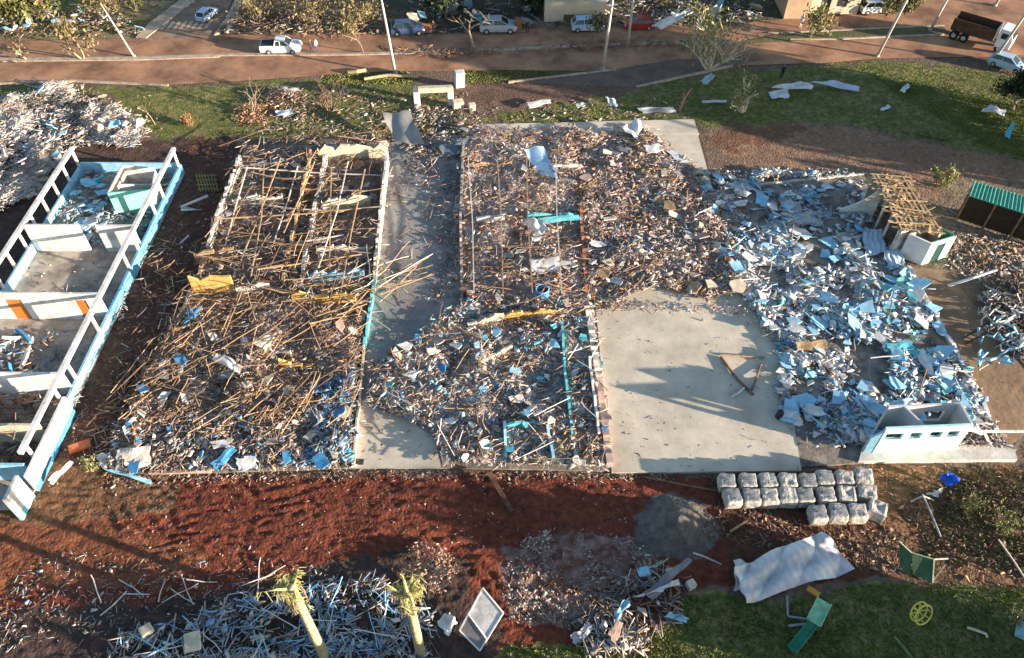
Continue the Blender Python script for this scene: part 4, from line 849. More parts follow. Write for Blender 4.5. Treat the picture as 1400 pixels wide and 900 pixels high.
# ------------------------------------------------------------ trees
leafm = attr_mat('leaf', .8, .25, 3, 0)
def leaves(pts, size, cols, name, parent, flat=.6, m=None):
    n = len(pts); pts = np.asarray(pts, float); c = np.array(cols)[R.integers(0, len(cols), n)]*R.uniform(.6, 1.3, (n, 1))
    s = size*R.uniform(.5, 1.3, n); V, sz, idx, cl = prisms(pts[:, 0], pts[:, 1], pts[:, 2], s, s*.45, np.full(n, .006), flat, 4, .12, c)
    # keep only the upper face of each leaf
    V = V.reshape(n, 8, 3)[:, 4:]; cl = cl.reshape(n, 8, 3)[:, 4:]
    me = mesh_np(name, V.reshape(-1, 3), np.full(n, 4), np.arange(n*4), cl.reshape(-1, 3)); return link(name, me, leafm, parent)
def tree(px, py, h, spread, label, nleaf=0, leafc=((.07, .09, .02),), name='bare_tree', cat='tree', bark=(.26, .20, .15), r0=.14, seed=1, depth=4, fork=0.25, group=None, lsize=.35, up=.6, kids=3, tip=.9, loc=None, multi=1, maxn=4000):
    rr = random.Random(seed); b = P(px, py) if loc is None else Vector(loc)
    o = empty(name, (b.x, b.y, 0), 0, label, cat, group); mb = MB(); tips = []
    def br(p, d, L, r, k):
        pts = [p]; q = p; dd = d.copy(); n = 3
        for i in range(n): dd = (dd+Vector((rr.gauss(0, .16), rr.gauss(0, .16), rr.gauss(0, .08)))).normalized(); q = q+dd*L/n; pts.append(q)
        mb.tube(pts, [r*(1-.45*i/n) for i in range(n+1)], 6 if k < 2 else 4, cap=k < 2)
        if k >= depth-2: tips.extend([pts[-1], pts[-2]])
        if k < depth:
            for c in range(kids if k else kids+1):
                a = rr.uniform(0, 2*PI); side = Vector((math.cos(a), math.sin(a), 0)); nd = (dd*up+side*spread+Vector((0, 0, .25))).normalized()
                br(pts[-1] if rr.random() < .6 else pts[-2], nd, L*rr.uniform(.55, .85), r*.55, k+1)
    for mI in range(multi):
        a = rr.uniform(0, 2*PI); lean = Vector((math.cos(a), math.sin(a), 0))*(.45 if multi > 1 else .05)
        br(Vector((lean.x*.2, lean.y*.2, -.15)), (Vector((0, 0, 1))+lean).normalized(), h*fork if multi == 1 else h*.55, r0, 0 if multi == 1 else 1)
    zm_ = max(t.z for t in tips); k_ = h/max(zm_, .1)
    mb.v = [(x*min(1.3, k_), y*min(1.3, k_), z*k_) for x, y, z in mb.v]
    mb.build('trunk', mat('bark_%d' % int(bark[0]*100), bark, .95, .4, 4), o)
    if nleaf:
        tp = np.array([(t.x*min(1.3, k_), t.y*min(1.3, k_), t.z*k_) for t in tips]); i = R.integers(0, len(tp), nleaf)
        # clumps: some twigs carry much foliage and some none
        wts = R.uniform(0, 1, len(tp))**2; i = R.choice(len(tp), nleaf, p=wts/wts.sum())
        leaves(tp[i]+R.normal(0, tip*.45, (nleaf, 3)), lsize, leafc, 'crown', o, 1.2)
    return o
OLIVE = ((.10, .11, .03), (.07, .09, .02), (.15, .14, .05)); STRAW = ((.26, .19, .09), (.17, .13, .06), (.12, .11, .05)); DKG = ((.025, .045, .02), (.04, .06, .025), (.02, .03, .015))
LIME = ((.24, .24, .08), (.16, .17, .05), (.32, .29, .14))
tree(648, 68, 5.2, .9, 'bare leafless tree with twisted pale branches right of the blue car', seed=3, bark=(.30, .24, .17), kids=2, r0=.16, fork=.35)
tree(497, 72, 4.8, .6, 'small straw coloured tree on the median left of the crossarm pole', 700, STRAW, 'street_tree', seed=5, r0=.08, fork=.4, kids=2)
tree(812, 62, 2.9, .9, 'small greyish tree on the median in front of the battered car', 350, STRAW, 'street_tree', seed=7, r0=.10, fork=.3, kids=2)
tree(968, 96, 7.0, .55, 'large fan shaped many stemmed tree with sparse yellow green leaves by the slip road', 1500, LIME, 'fan_tree', seed=9, bark=(.62, .54, .42), r0=.17, multi=12, depth=3, up=1.1, kids=3, lsize=.28, tip=1.3)
tree(1014, 152, 3.6, .75, 'stout pale trunked pruned tree with small tufts on the shaded lawn', 900, LIME, 'pruned_tree', seed=12, bark=(.62, .56, .48), r0=.30, multi=4, depth=3, kids=2, lsize=.22, tip=.5)
tree(1105, 52, 3.4, .7, 'small forked tree with a thin green crown on the right median', 550, LIME, 'street_tree', seed=14, bark=(.40, .32, .22), r0=.1, multi=3, depth=3)
tree(928, 152, 2.6, .5, 'small bent broken trunk at the edge of the lawn', seed=15, bark=(.36, .22, .14), r0=.11, kids=1, depth=2, name='broken_tree')
tree(452, 152, 3.2, .8, 'fallen leafless bush of brown branches fanning upward on the grass', seed=17, bark=(.20, .13, .09), r0=.07, multi=9, depth=3, kids=2, name='uprooted_tree')
tree(344, 158, 3.6, .6, 'broken leafless tree with orange root earth beside the wreckage', seed=18, bark=(.26, .18, .12), r0=.09, multi=4, depth=3, kids=2, name='uprooted_tree')
tree(113, 80, 4.6, .6, 'leaning bare tree with torn yellowish branches on the median', 450, STRAW, 'torn_tree', seed=19, bark=(.42, .32, .20), r0=.13, multi=2, depth=3, kids=2)
tree(36, 82, 2.4, .4, 'short bare stump tree near the left end of the median', 60, STRAW, 'torn_tree', seed=20, bark=(.46, .40, .28), r0=.12, depth=2, kids=1, fork=.6)
tree(212, 170, 2.2, .5, 'thin broken sapling in the long grass behind the white heap', 40, STRAW, 'sapling', seed=21, bark=(.40, .32, .18), r0=.05, depth=2, kids=1, fork=.6)
tree(20, 40, 5.5, .8, 'rounded olive green tree in the far left far left corner', 2600, OLIVE, 'leafy_tree', seed=23, depth=4, tip=1.6, lsize=.45)
tree(68, 28, 4.2, .9, 'second olive green tree right of the corner tree', 1200, OLIVE+STRAW, 'leafy_tree', seed=24, depth=4, tip=1.3, lsize=.4)
for i, (x, y, h, c, lb) in enumerate([(352, 30, 3.2, STRAW, 'straw brown bush nearest the side street'), (388, 22, 3.6, STRAW, 'wide straw brown bush above the white pickup'), (425, 34, 3.0, STRAW, 'low brown bush right of the wide straw bush'),
        (468, 20, 3.4, OLIVE+STRAW, 'brown and olive bush behind the small straw tree'), (505, 30, 2.6, STRAW, 'small brown bush just left of the crossarm pole'), (140, 22, 2.8, STRAW, 'brown bush between the olive trees and the crossing'), (185, 14, 2.4, OLIVE, 'green bush beside the side street kerb')]):
    tree(x, y, h, 1.0, lb+' on the far verge', 520, c, 'dry_bush', 'bush', seed=30+i, r0=.06, multi=6, depth=3, kids=3, tip=1.1, lsize=.3, up=.9)
for i, (x, y, h, lb) in enumerate([(610, 22, 5, 'dark green tree left of the bare twisted tree in the far distance'), (668, 14, 5.5, 'dark green tree behind the silver hatchback'), (722, 16, 4.5, 'dark green tree left of the pale flat house'),
        (905, 6, 4, 'dark tree behind the white wreckage'), (1010, 10, 4.5, 'dark tree left of the cream house')]):
    tree(x, y, h, .9, lb, 2400, DKG, 'dark_tree', seed=40+i, depth=4, tip=1.6, lsize=.5)
tree(1385, 150, 4.2, .8, 'dark green leafy tree at the right edge of the lawn', 3600, DKG, 'leafy_tree', seed=50, depth=4, tip=1.0, lsize=.3)
tree(1281, 255, 1.7, .5, 'small bright green bush between the stripped house and the green shed', 900, LIME, 'green_bush', 'bush', seed=51, r0=.05, multi=4, depth=2, tip=.45, lsize=.2)
for i, (x, y, h, lb) in enumerate([(1372, 720, 1.3, 'low weedy shrub on brown earth near the right edge'), (1330, 700, .9, 'small weed clump left of the weedy shrub'), (1385, 845, .9, 'yellowish weed tuft on the lawn at the right edge'), (128, 640, .7, 'weed tuft on the bank beside the left building'), (262, 170, 1.0, 'orange leaved broken bush on the grass behind the alley')]):
    tree(x, y, h, 1.0, lb, 420, LIME if i != 4 else ((.4, .2, .08), (.3, .15, .06)), 'weed_clump', 'weed', seed=60+i, r0=.02, multi=6, depth=2, tip=.3, lsize=.14)
for i, (x, y) in enumerate([(1195, 20), (1230, 18), (1150, 15)]):
    tree(x+15, y-3, 2., .9, ['olive bush right of the parked white hatchback', 'olive bush farthest right by the far house', 'olive bush left of the parked white hatchback'][i], 900, OLIVE+STRAW, 'green_bush', 'bush', seed=70+i, r0=.05, multi=5, depth=2, tip=.8, lsize=.3)
# trees standing out of frame to the right whose shade falls on the lawn and the lower edge
for i, (x, y, h) in enumerate([(62, 70, 11), (66, 66.5, 12), (64, 63.5, 11), (70, 61, 12), (68, 57, 8), (60, 66.5, 9), (12, 9, 3.4), (5, 9.5, 3.2), (35, 12.5, 5)]):
    tree(0, 0, h, .8, 'leafy tree standing beyond the right edge of the picture', 9000 if y > 50 else 5200, OLIVE, 'shade_tree', seed=80+i, depth=4, tip=2.2, lsize=1.0, loc=(x, y, 0), group='shade trees beyond the right edge')
# broken palms
def palm(px, py, h, label, seed):
    t = P(px, py, h); rr = random.Random(seed); o = empty('broken_palm', (t.x, t.y, 0), 0, label, 'palm tree')
    bark = mat('palm_bark', (.58, .51, .30), .85, .35, 6, .8, col2=(.33, .28, .16)); mb = MB(); n = 26; pts = []; rs = []
    for i in range(n+1):
        z = h*i/n; pts += [(0, 0, z), (0, 0, z+h/n*.8)]; r = .29-.06*i/n; rs += [r, r*.8]
    mb.tube(pts, rs, 14); mb.build('trunk', bark, o, smooth=True)
    gm_ = mat('palm_frond', (.46, .42, .17), .8, .4, 4, .2, col2=(.26, .24, .09))
    for k in range(14):
        a = rr.uniform(0, 2*PI); L = rr.uniform(.5, 1.1)*(1.3 if k % 4 == 0 else .8); mb = MB(); q = Vector((0, 0, h-.15)); d = Vector((math.cos(a)*.7, math.sin(a)*.7, rr.uniform(.3, 1.2)))
        pts = [q+d*L*s-Vector((0, 0, .5*s*s*L)) for s in (0, .35, .7, 1)]
        mb.tube(pts, [.13, .08, .05, .01], 6)
        for s in range(26):
            p = pts[1].lerp(pts[3], s/14); sd_ = Vector((-d.y, d.x, 0)).normalized()*rr.choice((-1, 1))
            mb.bar(p, p+sd_*rr.uniform(.08, .35)+Vector((rr.gauss(0, .12), rr.gauss(0, .12), -rr.uniform(0, .3))), .025, .01)
        mb.build('frond', gm_, o)
    dm_ = mat('dead_frond', (.22, .17, .10), .9, .4, 4)
    for k in range(8):
        a = rr.uniform(0, 2*PI); L = rr.uniform(.7, 1.4); mb = MB(); c_, s_ = math.cos(a), math.sin(a)
        pts = [(c_*.2, s_*.2, h-.4), (c_*.45, s_*.45, h-.5), (c_*.55, s_*.55, h-.5-L*.6), (c_*.5, s_*.5, h-.5-L)]
        mb.tube(pts, [.06, .05, .03, .01], 5)
        for q in range(16):
            p = Vector(pts[1]).lerp(Vector(pts[3]), q/16); mb.bar(p, p+Vector((rr.gauss(0, .12), rr.gauss(0, .12), -.25)), .03, .01)
        mb.build('dead_frond', dm_, o)
    return o
pa = palm(400, 806, 9., 'left broken palm trunk with a ragged yellow green stump of fronds', 3)
pb = palm(557, 812, 8., 'right broken palm trunk with one upright spear leaf at its top', 4)
mb = MB(); mb.tube([(0, 0, 7.9), (-.05, .1, 8.8), (-.08, .2, 9.9)], [.12, .09, .02], 6)
for s in range(20): p = Vector((-.05, .12, 8.2+s*.08)); mb.bar(p, p+Vector((random.Random(s).uniform(-.2, .2), .05, .2)), .04, .01)
mb.build('spear_leaf', MATS['palm_frond'], pb)
mb = MB(); mb.tube([(0, 0, 7.8), (-.5, .1, 8.1), (-1.0, .25, 8.5)], [.12, .09, .03], 6)
for s in range(26): p = Vector((-.3-.03*s, .1, 8.0+.02*s)); mb.bar(p, p+Vector((-.05, random.Random(s).uniform(-.25, .25), -.3)), .05, .01)
mb.build('frond', MATS['palm_frond'], pb)

# ------------------------------------------------------------ single things in the foreground
def zero(o): return o
# wrapped blocks
blk = mat('wrapped_block', (.48, .44, .37), .8, .4, 2.2, .5, col2=(.26, .25, .235), bscale=6)
bpos = [(995,656,0),(1024,656,2),(1051,656,1),(1078,656,0),(1106,656,2),(1129,652,6),(1156,652,5),(1182,649,8),(1003,677,-2),(1029,677,0),(1053,677,2),(1078,676,1),(1102,676,-3),(1131,675,1),(1159,674,5),(1187,671,14),(1120,700,0),(1148,698,3),(1174,698,0),(1201,694,28)]
bcol = ['first', 'second', 'third', 'fourth', 'fifth', 'sixth', 'seventh', 'eighth']; bsrc = None; cnt = [0, 0, 0]
def block_mesh(seed, concave=0.):
    bm = bmesh.new(); bmesh.ops.create_cube(bm, size=1.0)
    bmesh.ops.subdivide_edges(bm, edges=bm.edges[:], cuts=7, use_grid_fill=True); r = random.Random(seed)
    for v in bm.verts:
        x, y, z = v.co; rr_ = max(abs(x), abs(y)); k = 1-.10*max(0, z)*1.2
        e = (abs(x)*2)**14+(abs(y)*2)**14+(abs(z)*2)**14; f_ = 1/max(1, e**(1/14))*1.0
        v.co = Vector((x*f_*k*1.07, y*f_*k*1.07, z*f_))
        nz = float(vn(x*4+seed*9, y*4+z*3, seed))-.5
        v.co += Vector((nz*.05, nz*.04, 0))
        if z > .4: v.co.z += nz*.10-concave*max(0, .35-rr_)*.9
    bm.normal_update()
    for f_ in bm.faces: f_.smooth = False
    me = bpy.data.meshes.new('block'); bm.to_mesh(me); bm.free(); return me
bms = [block_mesh(i, c) for i, c in enumerate((0, 0, 0, .5))]; cloth = mat('shaded_wrap_top', (.30, .30, .30), .6, .5, 2.6, .4, col2=(.08, .085, .095), spec=.5)  # grey textured wrap; tops painted darker as under a grazing sun
pal_w = mat('pallet_wood', (.40, .28, .17), .9, .4, 3)
for i, (x, y, rz) in enumerate(bpos):
    p = P(x, y, 1.0); row = 0 if i < 8 else 1 if i < 16 else 2; k = cnt[row]; cnt[row] += 1
    rn = ['back', 'middle', 'front'][row]
    look = {14: 'grey block with a sunken blue grey top', 15: 'slightly turned block with a scuffed top', 19: 'turned block with a dark sunken top', 0: 'corner block with dark blotches on top', 12: 'smudged block with dark marks on top'}.get(i, 'pale wrapped cube block')
    o = empty('wrapped_block', (p.x, p.y, 0), math.radians(-rz), f'{look}, {bcol[k]} from the left in the {rn} row', 'block', 'wrapped blocks in three rows')
    me = bms[3 if i in (14, 19) else i % 3]
    b_ = bpy.data.objects.new('wrapped_body', me); C.objects.link(b_); b_.parent = o; b_.location = (0, 0, .62); b_.scale = (1.0+.03*(i % 4), .98+.03*(i*7 % 3), .80+.04*(i*5 % 4)); b_.rotation_euler = (0, 0, (i*37 % 11-5)*.012)
    if not me.materials: me.materials.append(blk)
    mb = MB(); r9 = random.Random(i)
    mb.box((0, 0, 1.0), (.84, .84, .10), Matrix.Rotation(r9.gauss(0, .02), 3, 'X'))
    for q in range(9):
        yy = -.34+q*.085; mb.box((r9.uniform(-.03, .03), yy, 1.045+r9.uniform(-.01, .01)), (.62+r9.uniform(-.3, .1), .04, .05), Matrix.Rotation(r9.gauss(0, .1), 3, 'Z'))
    if i not in (14, 19): mb.build('shaded_folds', cloth, o)
    mb = MB()
    for q in (-.4, 0, .4): mb.box((0, q, .08), (1.0, .1, .1))
    for q in range(6): mb.box((-.42+q*.168, 0, .15), (.1, 1.0, .03))
    mb.build('pallet', pal_w, o)
def quad_sheet(name, corners, m, amp, label, cat, cor=0, n=22, seed=1, thick=.02, zs=None, k=2.2):
    c = [Vector(q) for q in corners]; ctr = sum(c, Vector())/4; vs = []; r = random.Random(seed); ph = [r.uniform(0, 6) for _ in range(5)]
    nn = n+1
    for s_ in (1, 0):
        for j in range(nn):
            for i in range(nn):
                u, v = i/n, j/n; p = c[0].lerp(c[1], u).lerp(c[3].lerp(c[2], u), v)
                edge = min(u, 1-u, v, 1-v); z = amp*(abs(math.sin(k*(u*2+v)+ph[0]))*.7+math.sin(k*3*v+ph[1]+u*2)*.3+math.sin(k*2.3*u+ph[2])*.25)
                if cor: z += (.018 if cor > 12 else .03)*math.sin(u*cor*2*PI)
                p = p+Vector((math.sin(v*11+ph[3])*.06, math.sin(u*9+ph[4])*.08, z+s_*thick)); vs.append(p-ctr)
    N_ = nn*nn; fs = []
    for j in range(n):
        for i in range(n): a = j*nn+i; fs += [(a, a+1, a+nn+1, a+nn), (N_+a, N_+a+nn, N_+a+nn+1, N_+a+1)]
    per = [i for i in range(n)]+[n+j*nn for j in range(n)]+[N_-1-i for i in range(n)]+[(n-j)*nn for j in range(n)]
    for a, b in zip(per, per[1:]+per[:1]): fs.append((a, a+N_, b+N_, b))
    mb = MB(); mb.add(vs, fs); o = mb.build(name, m, loc=ctr); bm = bmesh.new(); bm.from_mesh(o.data); bmesh.ops.recalc_face_normals(bm, faces=bm.faces[:]); bm.to_mesh(o.data); bm.free()
    return T(o, label, cat)
wsheet = mat('white_sheet_metal', (.62, .61, .58), .5, .3, .8, .2, col2=(.40, .40, .40), metal=.1, spec=.5)
quad_sheet('roof_sheet', [P(1003, 778, .9), P(1124, 726, .9), P(1167, 779, .35), P(1018, 826, .3)], mat('grey_white_sheet', (.60, .58, .55), .5, .35, .7, .2, col2=(.38, .37, .38)), .36, 'large crumpled white roof sheet lying on red earth below the wrapped blocks', 'roof sheet', 13, 70, 3, k=4.2)
quad_sheet('roof_sheet', [P(1003, 764, .3), P(1030, 772, .9), P(1050, 800, .3), P(1004, 806, .1)], wsheet, .25, 'torn bluish corner piece at the left end of the large white roof sheet', 'roof sheet', 0, 16, 5)
quad_sheet('curved_panel', [P(522, 158, 1.2), P(560, 154, 1.6), P(581, 200, .7), P(541, 196, .4)], mat('beige_tarpaulin', (.30, .28, .24), .6, .4, .5, .1, col2=(.17, .18, .18)), .22, 'large curved grey beige panel standing at the top of the concrete yard', 'panel', 0, 20, 4, .05)
quad_sheet('dark_sheet', [P(600, 200, .6), P(640, 190, .8), P(642, 206, .5), P(606, 218, .3)], mat('slate_sheet', (.12, .14, .16), .6, .3, 1), .15, 'dark slate grey sheet lying beside the beige curved panel', 'sheet', 0, 12, 6)
quad_sheet('twisted_sheet', [P(715, 205, 1.), P(742, 200, 1.2), P(764, 245, .8), P(738, 240, .5)], mat('blue_white_panel', (.50, .62, .72), .6, .5, .5, .1, col2=(.22, .42, .62)), .12, 'twisted pale blue panel with white struts in the middle ruin', 'panel', 0, 12, 7)
quad_sheet('white_board', [P(880, 200, .9), P(902, 197, .9), P(908, 206, .8), P(886, 211, .8)], wsheet, .04, 'flat white board on the rubble near the top of the floor slab', 'board', 0, 6, 8, .05)
quad_sheet('door_leaf', [P(911, 207, .4), P(922, 206, .4), P(944, 224, .3), P(932, 227, .3)], mat('grey_white_door', (.55, .58, .58), .6, .2, 1), .02, 'grey white door leaf lying on the top corner of the floor slab', 'door', 0, 4, 9, .06)
quad_sheet('roof_sheet', [P(850, 176, .9), P(868, 164, 1.2), P(880, 172, 1.), P(870, 192, .5)], wsheet, .3, 'crumpled white sheet standing on the rubble at the top edge', 'roof sheet', 0, 12, 10)
quad_sheet('roof_sheet', [P(288, 490, 1.5), P(305, 484, 1.6), P(331, 500, 1.5), P(326, 512, 1.3)], wsheet, .2, 'curled white sheet on the timber tangle of the second building', 'roof sheet', 0, 12, 11)
quad_sheet('roof_sheet', [P(345, 470, 1.4), P(362, 458, 1.5), P(376, 462, 1.4), P(364, 480, 1.2)], mat('cream_sheet', (.60, .55, .42), .7, .2, 1), .05, 'square cream board on top of the timber tangle', 'board', 0, 6, 12, .04)
quad_sheet('board', [P(288, 636, .7), P(318, 610, .9), P(324, 616, .8), P(298, 646, .5)], M('blue'), .06, 'bright blue board at the front edge of the second building', 'board', 0, 8, 13, .05)
quad_sheet('board', [P(322, 628, .8), P(350, 624, .8), P(352, 640, .6), P(326, 645, .5)], M('white'), .05, 'white board right of the bright blue board at the slab edge', 'board', 0, 8, 14, .05)
quad_sheet('board', [P(160, 616, .8), P(205, 612, .9), P(206, 640, .4), P(160, 645, .5)], M('plas'), .15, 'whitish crumpled plaster slab at the front left corner of the second building', 'plaster slab', 0, 10, 15, .06)
quad_sheet('tarpaulin', [P(138, 640, .4), P(165, 646, .4), P(205, 655, .3), P(206, 664, .1)], M('lblue'), .15, 'blue and white crumpled sheet beside the weed tuft on the bank', 'sheet', 0, 10, 16)
quad_sheet('board', [P(132, 622, .5), P(150, 620, .6), P(158, 632, .5), P(140, 638, .3)], M('white'), .03, 'small white slab on the bank between the first two buildings', 'slab', 0, 6, 17, .08)
quad_sheet('roof_sheet', [P(735, 298, .9), P(790, 294, 1.), P(796, 300, .8), P(740, 306, .7)], M('turq'), .04, 'flat turquoise board across the middle ruin', 'board', 0, 8, 18, .04)
quad_sheet('roof_sheet', [P(724, 355, .9), P(766, 350, 1.), P(764, 372, .6), P(728, 376, .5)], mat('silver_sheet', (.5, .5, .5), .6, .2, 1), .1, 'silver grey sheet above the blue barrel in the middle ruin', 'sheet', 0, 10, 19)
quad_sheet('roof_sheet', [P(712, 302, 1.2), P(738, 300, 1.4), P(752, 316, 1.2), P(735, 322, 1.)], wsheet, .3, 'curled white sheet just below the turquoise board', 'roof sheet', 0, 12, 20)
quad_sheet('ceiling_panel', [P(531, 494, .5), P(548, 497, .5), P(566, 510, .5), P(552, 518, .3)], M('cream'), .08, 'pale blue and cream broken sheet on the yard left of the middle ruin', 'sheet', 0, 8, 21)
quad_sheet('ceiling_panel', [P(545, 538, .5), P(553, 536, .5), P(560, 562, .3), P(549, 560, .3)], M('lblue'), .08, 'tall white blue sheet standing near the sunlit end of the yard', 'sheet', 0, 8, 22)
quad_sheet('ceiling_panel', [P(1165, 545, .7), P(1185, 540, .9), P(1215, 565, .9), P(1195, 572, .5)], M('lblue'), .06, 'long pale blue wall slab leaning behind the mint room', 'wall slab', 0, 8, 23, .08)
quad_sheet('ceiling_panel', [P(1210, 472, .6), P(1245, 466, .8), P(1250, 478, .6), P(1218, 486, .4)], M('turq'), .06, 'bright turquoise slab on the rubble by the long low wall', 'wall slab', 0, 8, 24, .07)
quad_sheet('ceiling_panel', [P(1250, 480, .5), P(1262, 478, .7), P(1280, 515, .5), P(1270, 518, .3)], M('white'), .03, 'long narrow white slab near the right kerb wall', 'wall slab', 0, 8, 25, .07)
quad_sheet('ceiling_panel', [P(1088, 470, .7), P(1130, 466, .8), P(1131, 478, .6), P(1090, 480, .5)], M('tan'), .02, 'long tan timber crate side on the blue rubble', 'board', 0, 8, 26, .1)
quad_sheet('ceiling_panel', [P(1208, 345, .5), P(1232, 340, .5), P(1238, 360, .3), P(1215, 372, .2)], mat('pale_blue_roofing', (.42, .52, .62), .7, .2, 1), .08, 'pale blue roofing sheet beside the stripped house', 'roof sheet', 10, 14, 27)
quad_sheet('ceiling_panel', [P(1178, 320, .5), P(1205, 314, .5), P(1212, 345, .3), P(1185, 352, .2)], mat('pale_blue_roofing', (.42, .52, .62)), .08, 'pale blue ribbed sheet below the white gable wall', 'roof sheet', 10, 14, 28)
# sheets on the shaded lawn and the verge
quad_sheet('roof_sheet', [P(1055, 122, .2), P(1095, 112, .6), P(1112, 116, .5), P(1108, 126, .2)], wsheet, .3, 'crumpled white sheet on the shaded lawn right of the person in black', 'roof sheet', 0, 14, 30)
quad_sheet('roof_sheet', [P(1108, 114, .5), P(1140, 112, .5), P(1175, 120, .4), P(1172, 128, .2)], mat('blue_grey_sheet', (.45, .50, .58), .6, .2, 1), .2, 'long blue grey sheet on the shaded lawn ending in a rounded tip', 'roof sheet', 0, 14, 31)
quad_sheet('roof_sheet', [P(1050, 128, .1), P(1076, 121, .3), P(1079, 134, .2), P(1054, 136, .1)], wsheet, .15, 'small pale sheets nearest the pruned tree on the lawn', 'roof sheet', 0, 10, 32)
quad_sheet('board', [P(1229, 124, .1), P(1240, 114, .3), P(1244, 118, .3), P(1236, 127, .1)], wsheet, .05, 'small white tray like board alone on the lawn', 'board', 0, 6, 33, .06)
quad_sheet('board', [P(1203, 150, .1), P(1214, 144, .2), P(1219, 147, .2), P(1208, 152, .1)], wsheet, .05, 'tiny pale scrap on the middle of the right lawn', 'scrap', 0, 6, 34, .03)
quad_sheet('board', [P(720, 141, .5), P(752, 136, .5), P(753, 141, .4), P(724, 149, .3)], wsheet, .04, 'long cream board on the grass behind the floor slab', 'board', 0, 8, 35, .06)
quad_sheet('board', [P(787, 143, .3), P(797, 141, .4), P(800, 146, .3), P(790, 148, .2)], wsheet, .05, 'small white lump right of the long cream board', 'scrap', 0, 6, 36, .05)
quad_sheet('roof_sheet', [P(828, 133, .7), P(840, 136, .6), P(845, 147, .3), P(835, 145, .3)], mat('blue_grey_sheet', (.45, .50, .58)), .1, 'folded grey sheet standing on the grass behind the slab', 'sheet', 0, 6, 37)
quad_sheet('roof_sheet', [P(870, 148, .5), P(920, 147, .5), P(925, 154, .2), P(880, 155, .1)], M('steel'), .1, 'long dark grey metal sheet on the grass left of the broken trunk', 'sheet', 0, 10, 38)
quad_sheet('board', [P(960, 138, .3), P(993, 137, .3), P(993, 140, .25), P(960, 141, .25)], wsheet, .01, 'thin pale plank on the lawn left of the pruned tree', 'plank', 0, 4, 39, .06)
quad_sheet('vehicle_shell', [P(890, 36, .8), P(940, 14, 1.6), P(948, 18, 1.6), P(905, 42, .5)], wsheet, .25, 'torn long white wreck sheet beside the red car', 'wreckage', 0, 14, 40, .1)
quad_sheet('roof_sheet', [P(958, 112, .8), P(972, 100, 1.2), P(977, 106, 1.), P(966, 118, .6)], mat('teal_sheet', (.30, .42, .46), .6, .2, 1), .15, 'teal sheet caught at the foot of the fan shaped tree', 'sheet', 0, 8, 41)
quad_sheet('roof_sheet', [P(1372, 186, .3), P(1382, 168, .8), P(1388, 170, .8), P(1380, 190, .3)], M('turq'), .05, 'turquoise board standing at the right edge below the lawn', 'board', 0, 6, 42, .06)
quad_sheet('roof_sheet', [P(1340, 152, .2), P(1352, 145, .5), P(1375, 150, .4), P(1372, 160, .2)], wsheet, .2, 'pale bent scrap beneath the dark leafy tree at right', 'scrap', 0, 8, 43)
quad_sheet('roof_sheet', [P(366, 125, .5), P(400, 120, .7), P(412, 124, .6), P(385, 132, .3)], wsheet, .2, 'curved white sheet on the brick heap behind the alley', 'roof sheet', 0, 10, 44)
quad_sheet('roof_sheet', [P(376, 153, .3), P(398, 150, .4), P(402, 156, .3), P(380, 160, .2)], mat('blue_grey_sheet', (.45, .50, .58)), .1, 'small blue white sheet in front of the curved white sheet', 'sheet', 0, 8, 45)
bits('small_rubble', [(370,128),(405,126),(415,148),(370,150)], 500, [((.5,.25,.15), 4), (PINK, 2), (BRICK, 2), (CREAM, 1)], .1, .4, 1.2, 0, .2, .1, 80, label='low heap of orange bricks on the grass behind the alley')
bits('small_rubble', [(325,145),(362,145),(362,172),(325,170)], 260, [((.5,.22,.12), 4), (BRICK, 2)], .1, .4, 1.0, 0, .2, .1, 81, label='orange earth clods at the root of the broken tree')
# portal frame
pf = empty('portal_frame', P(600, 145), 0, 'white concrete gate portal with a thick lintel standing behind the ruins', 'gate')
mb = MB(); mb.bar(P(572, 123, 2.4), P(618, 121, 2.4), .5, .55); mb.build('lintel', M('cream'), pf, rel=pf.location)
for a, zt_ in (((571, 145), 2.1), ((617, 144), 2.1)):
    p = P(*a); mb = MB(); mb.bar(p, p+Vector((0, 0, zt_)), .55); mb.build('pillar', M('white'), pf, rel=pf.location)
def block_thing(name, px, py, sz, m, label, cat, rz=.3, z=0):
    mb = MB(); mb.box((0, 0, sz[2]/2), sz); p = P(px, py); o = mb.build(name, m, loc=(p.x, p.y, z), rot=(.06, .05, rz), bevel=.06); return T(o, label, cat)
block_thing('concrete_lump', 626, 148, (1.1, .8, .9), M('cream'), 'bright cream concrete block at the right foot of the portal frame', 'block')
block_thing('concrete_lump', 645, 150, (.7, .6, .7), M('cream'), 'small cream concrete block right of the bright larger block', 'block')
block_thing('white_box', 628, 118, (1.0, .8, 1.8), wsheet, 'crumpled white cabinet on the verge above the portal frame', 'cabinet')
block_thing('appliance', 878, 786, (.75, .6, .55), M('lblue'), 'small pale blue box on the grey crushed stone', 'box', .2)
block_thing('stone_block', 943, 802, (.55, .5, .5), M('plas'), 'pale rough stone at the end of the bent metal strips', 'stone', .5)
block_thing('stone_block', 913, 782, (.45, .4, .35), M('plas'), 'small pale stone right of the blue box', 'stone', .9)
block_thing('floor_drain', 492, 633, (.55, .45, .03), M('dark'), 'dark square drain grate in the front corner of the yard', 'drain', 0, .10)
block_thing('orange_box', 584, 43, (1.3, .8, .8), mat('orange_box', (.45, .17, .08), .8), 'orange box at the roadside beside the person in black', 'box', 0)
block_thing('rust_tank', 708, 42, (.9, .8, 1.5), M('rust'), 'rusty upright tank between the silver hatchback and the person', 'tank', 0)
mb = MB(); mb.tube([(0, 0, 0), (.02, 0, .3), (.05, .12, .55), (.02, .15, .7)], [.28, .26, .22, .08], 10)
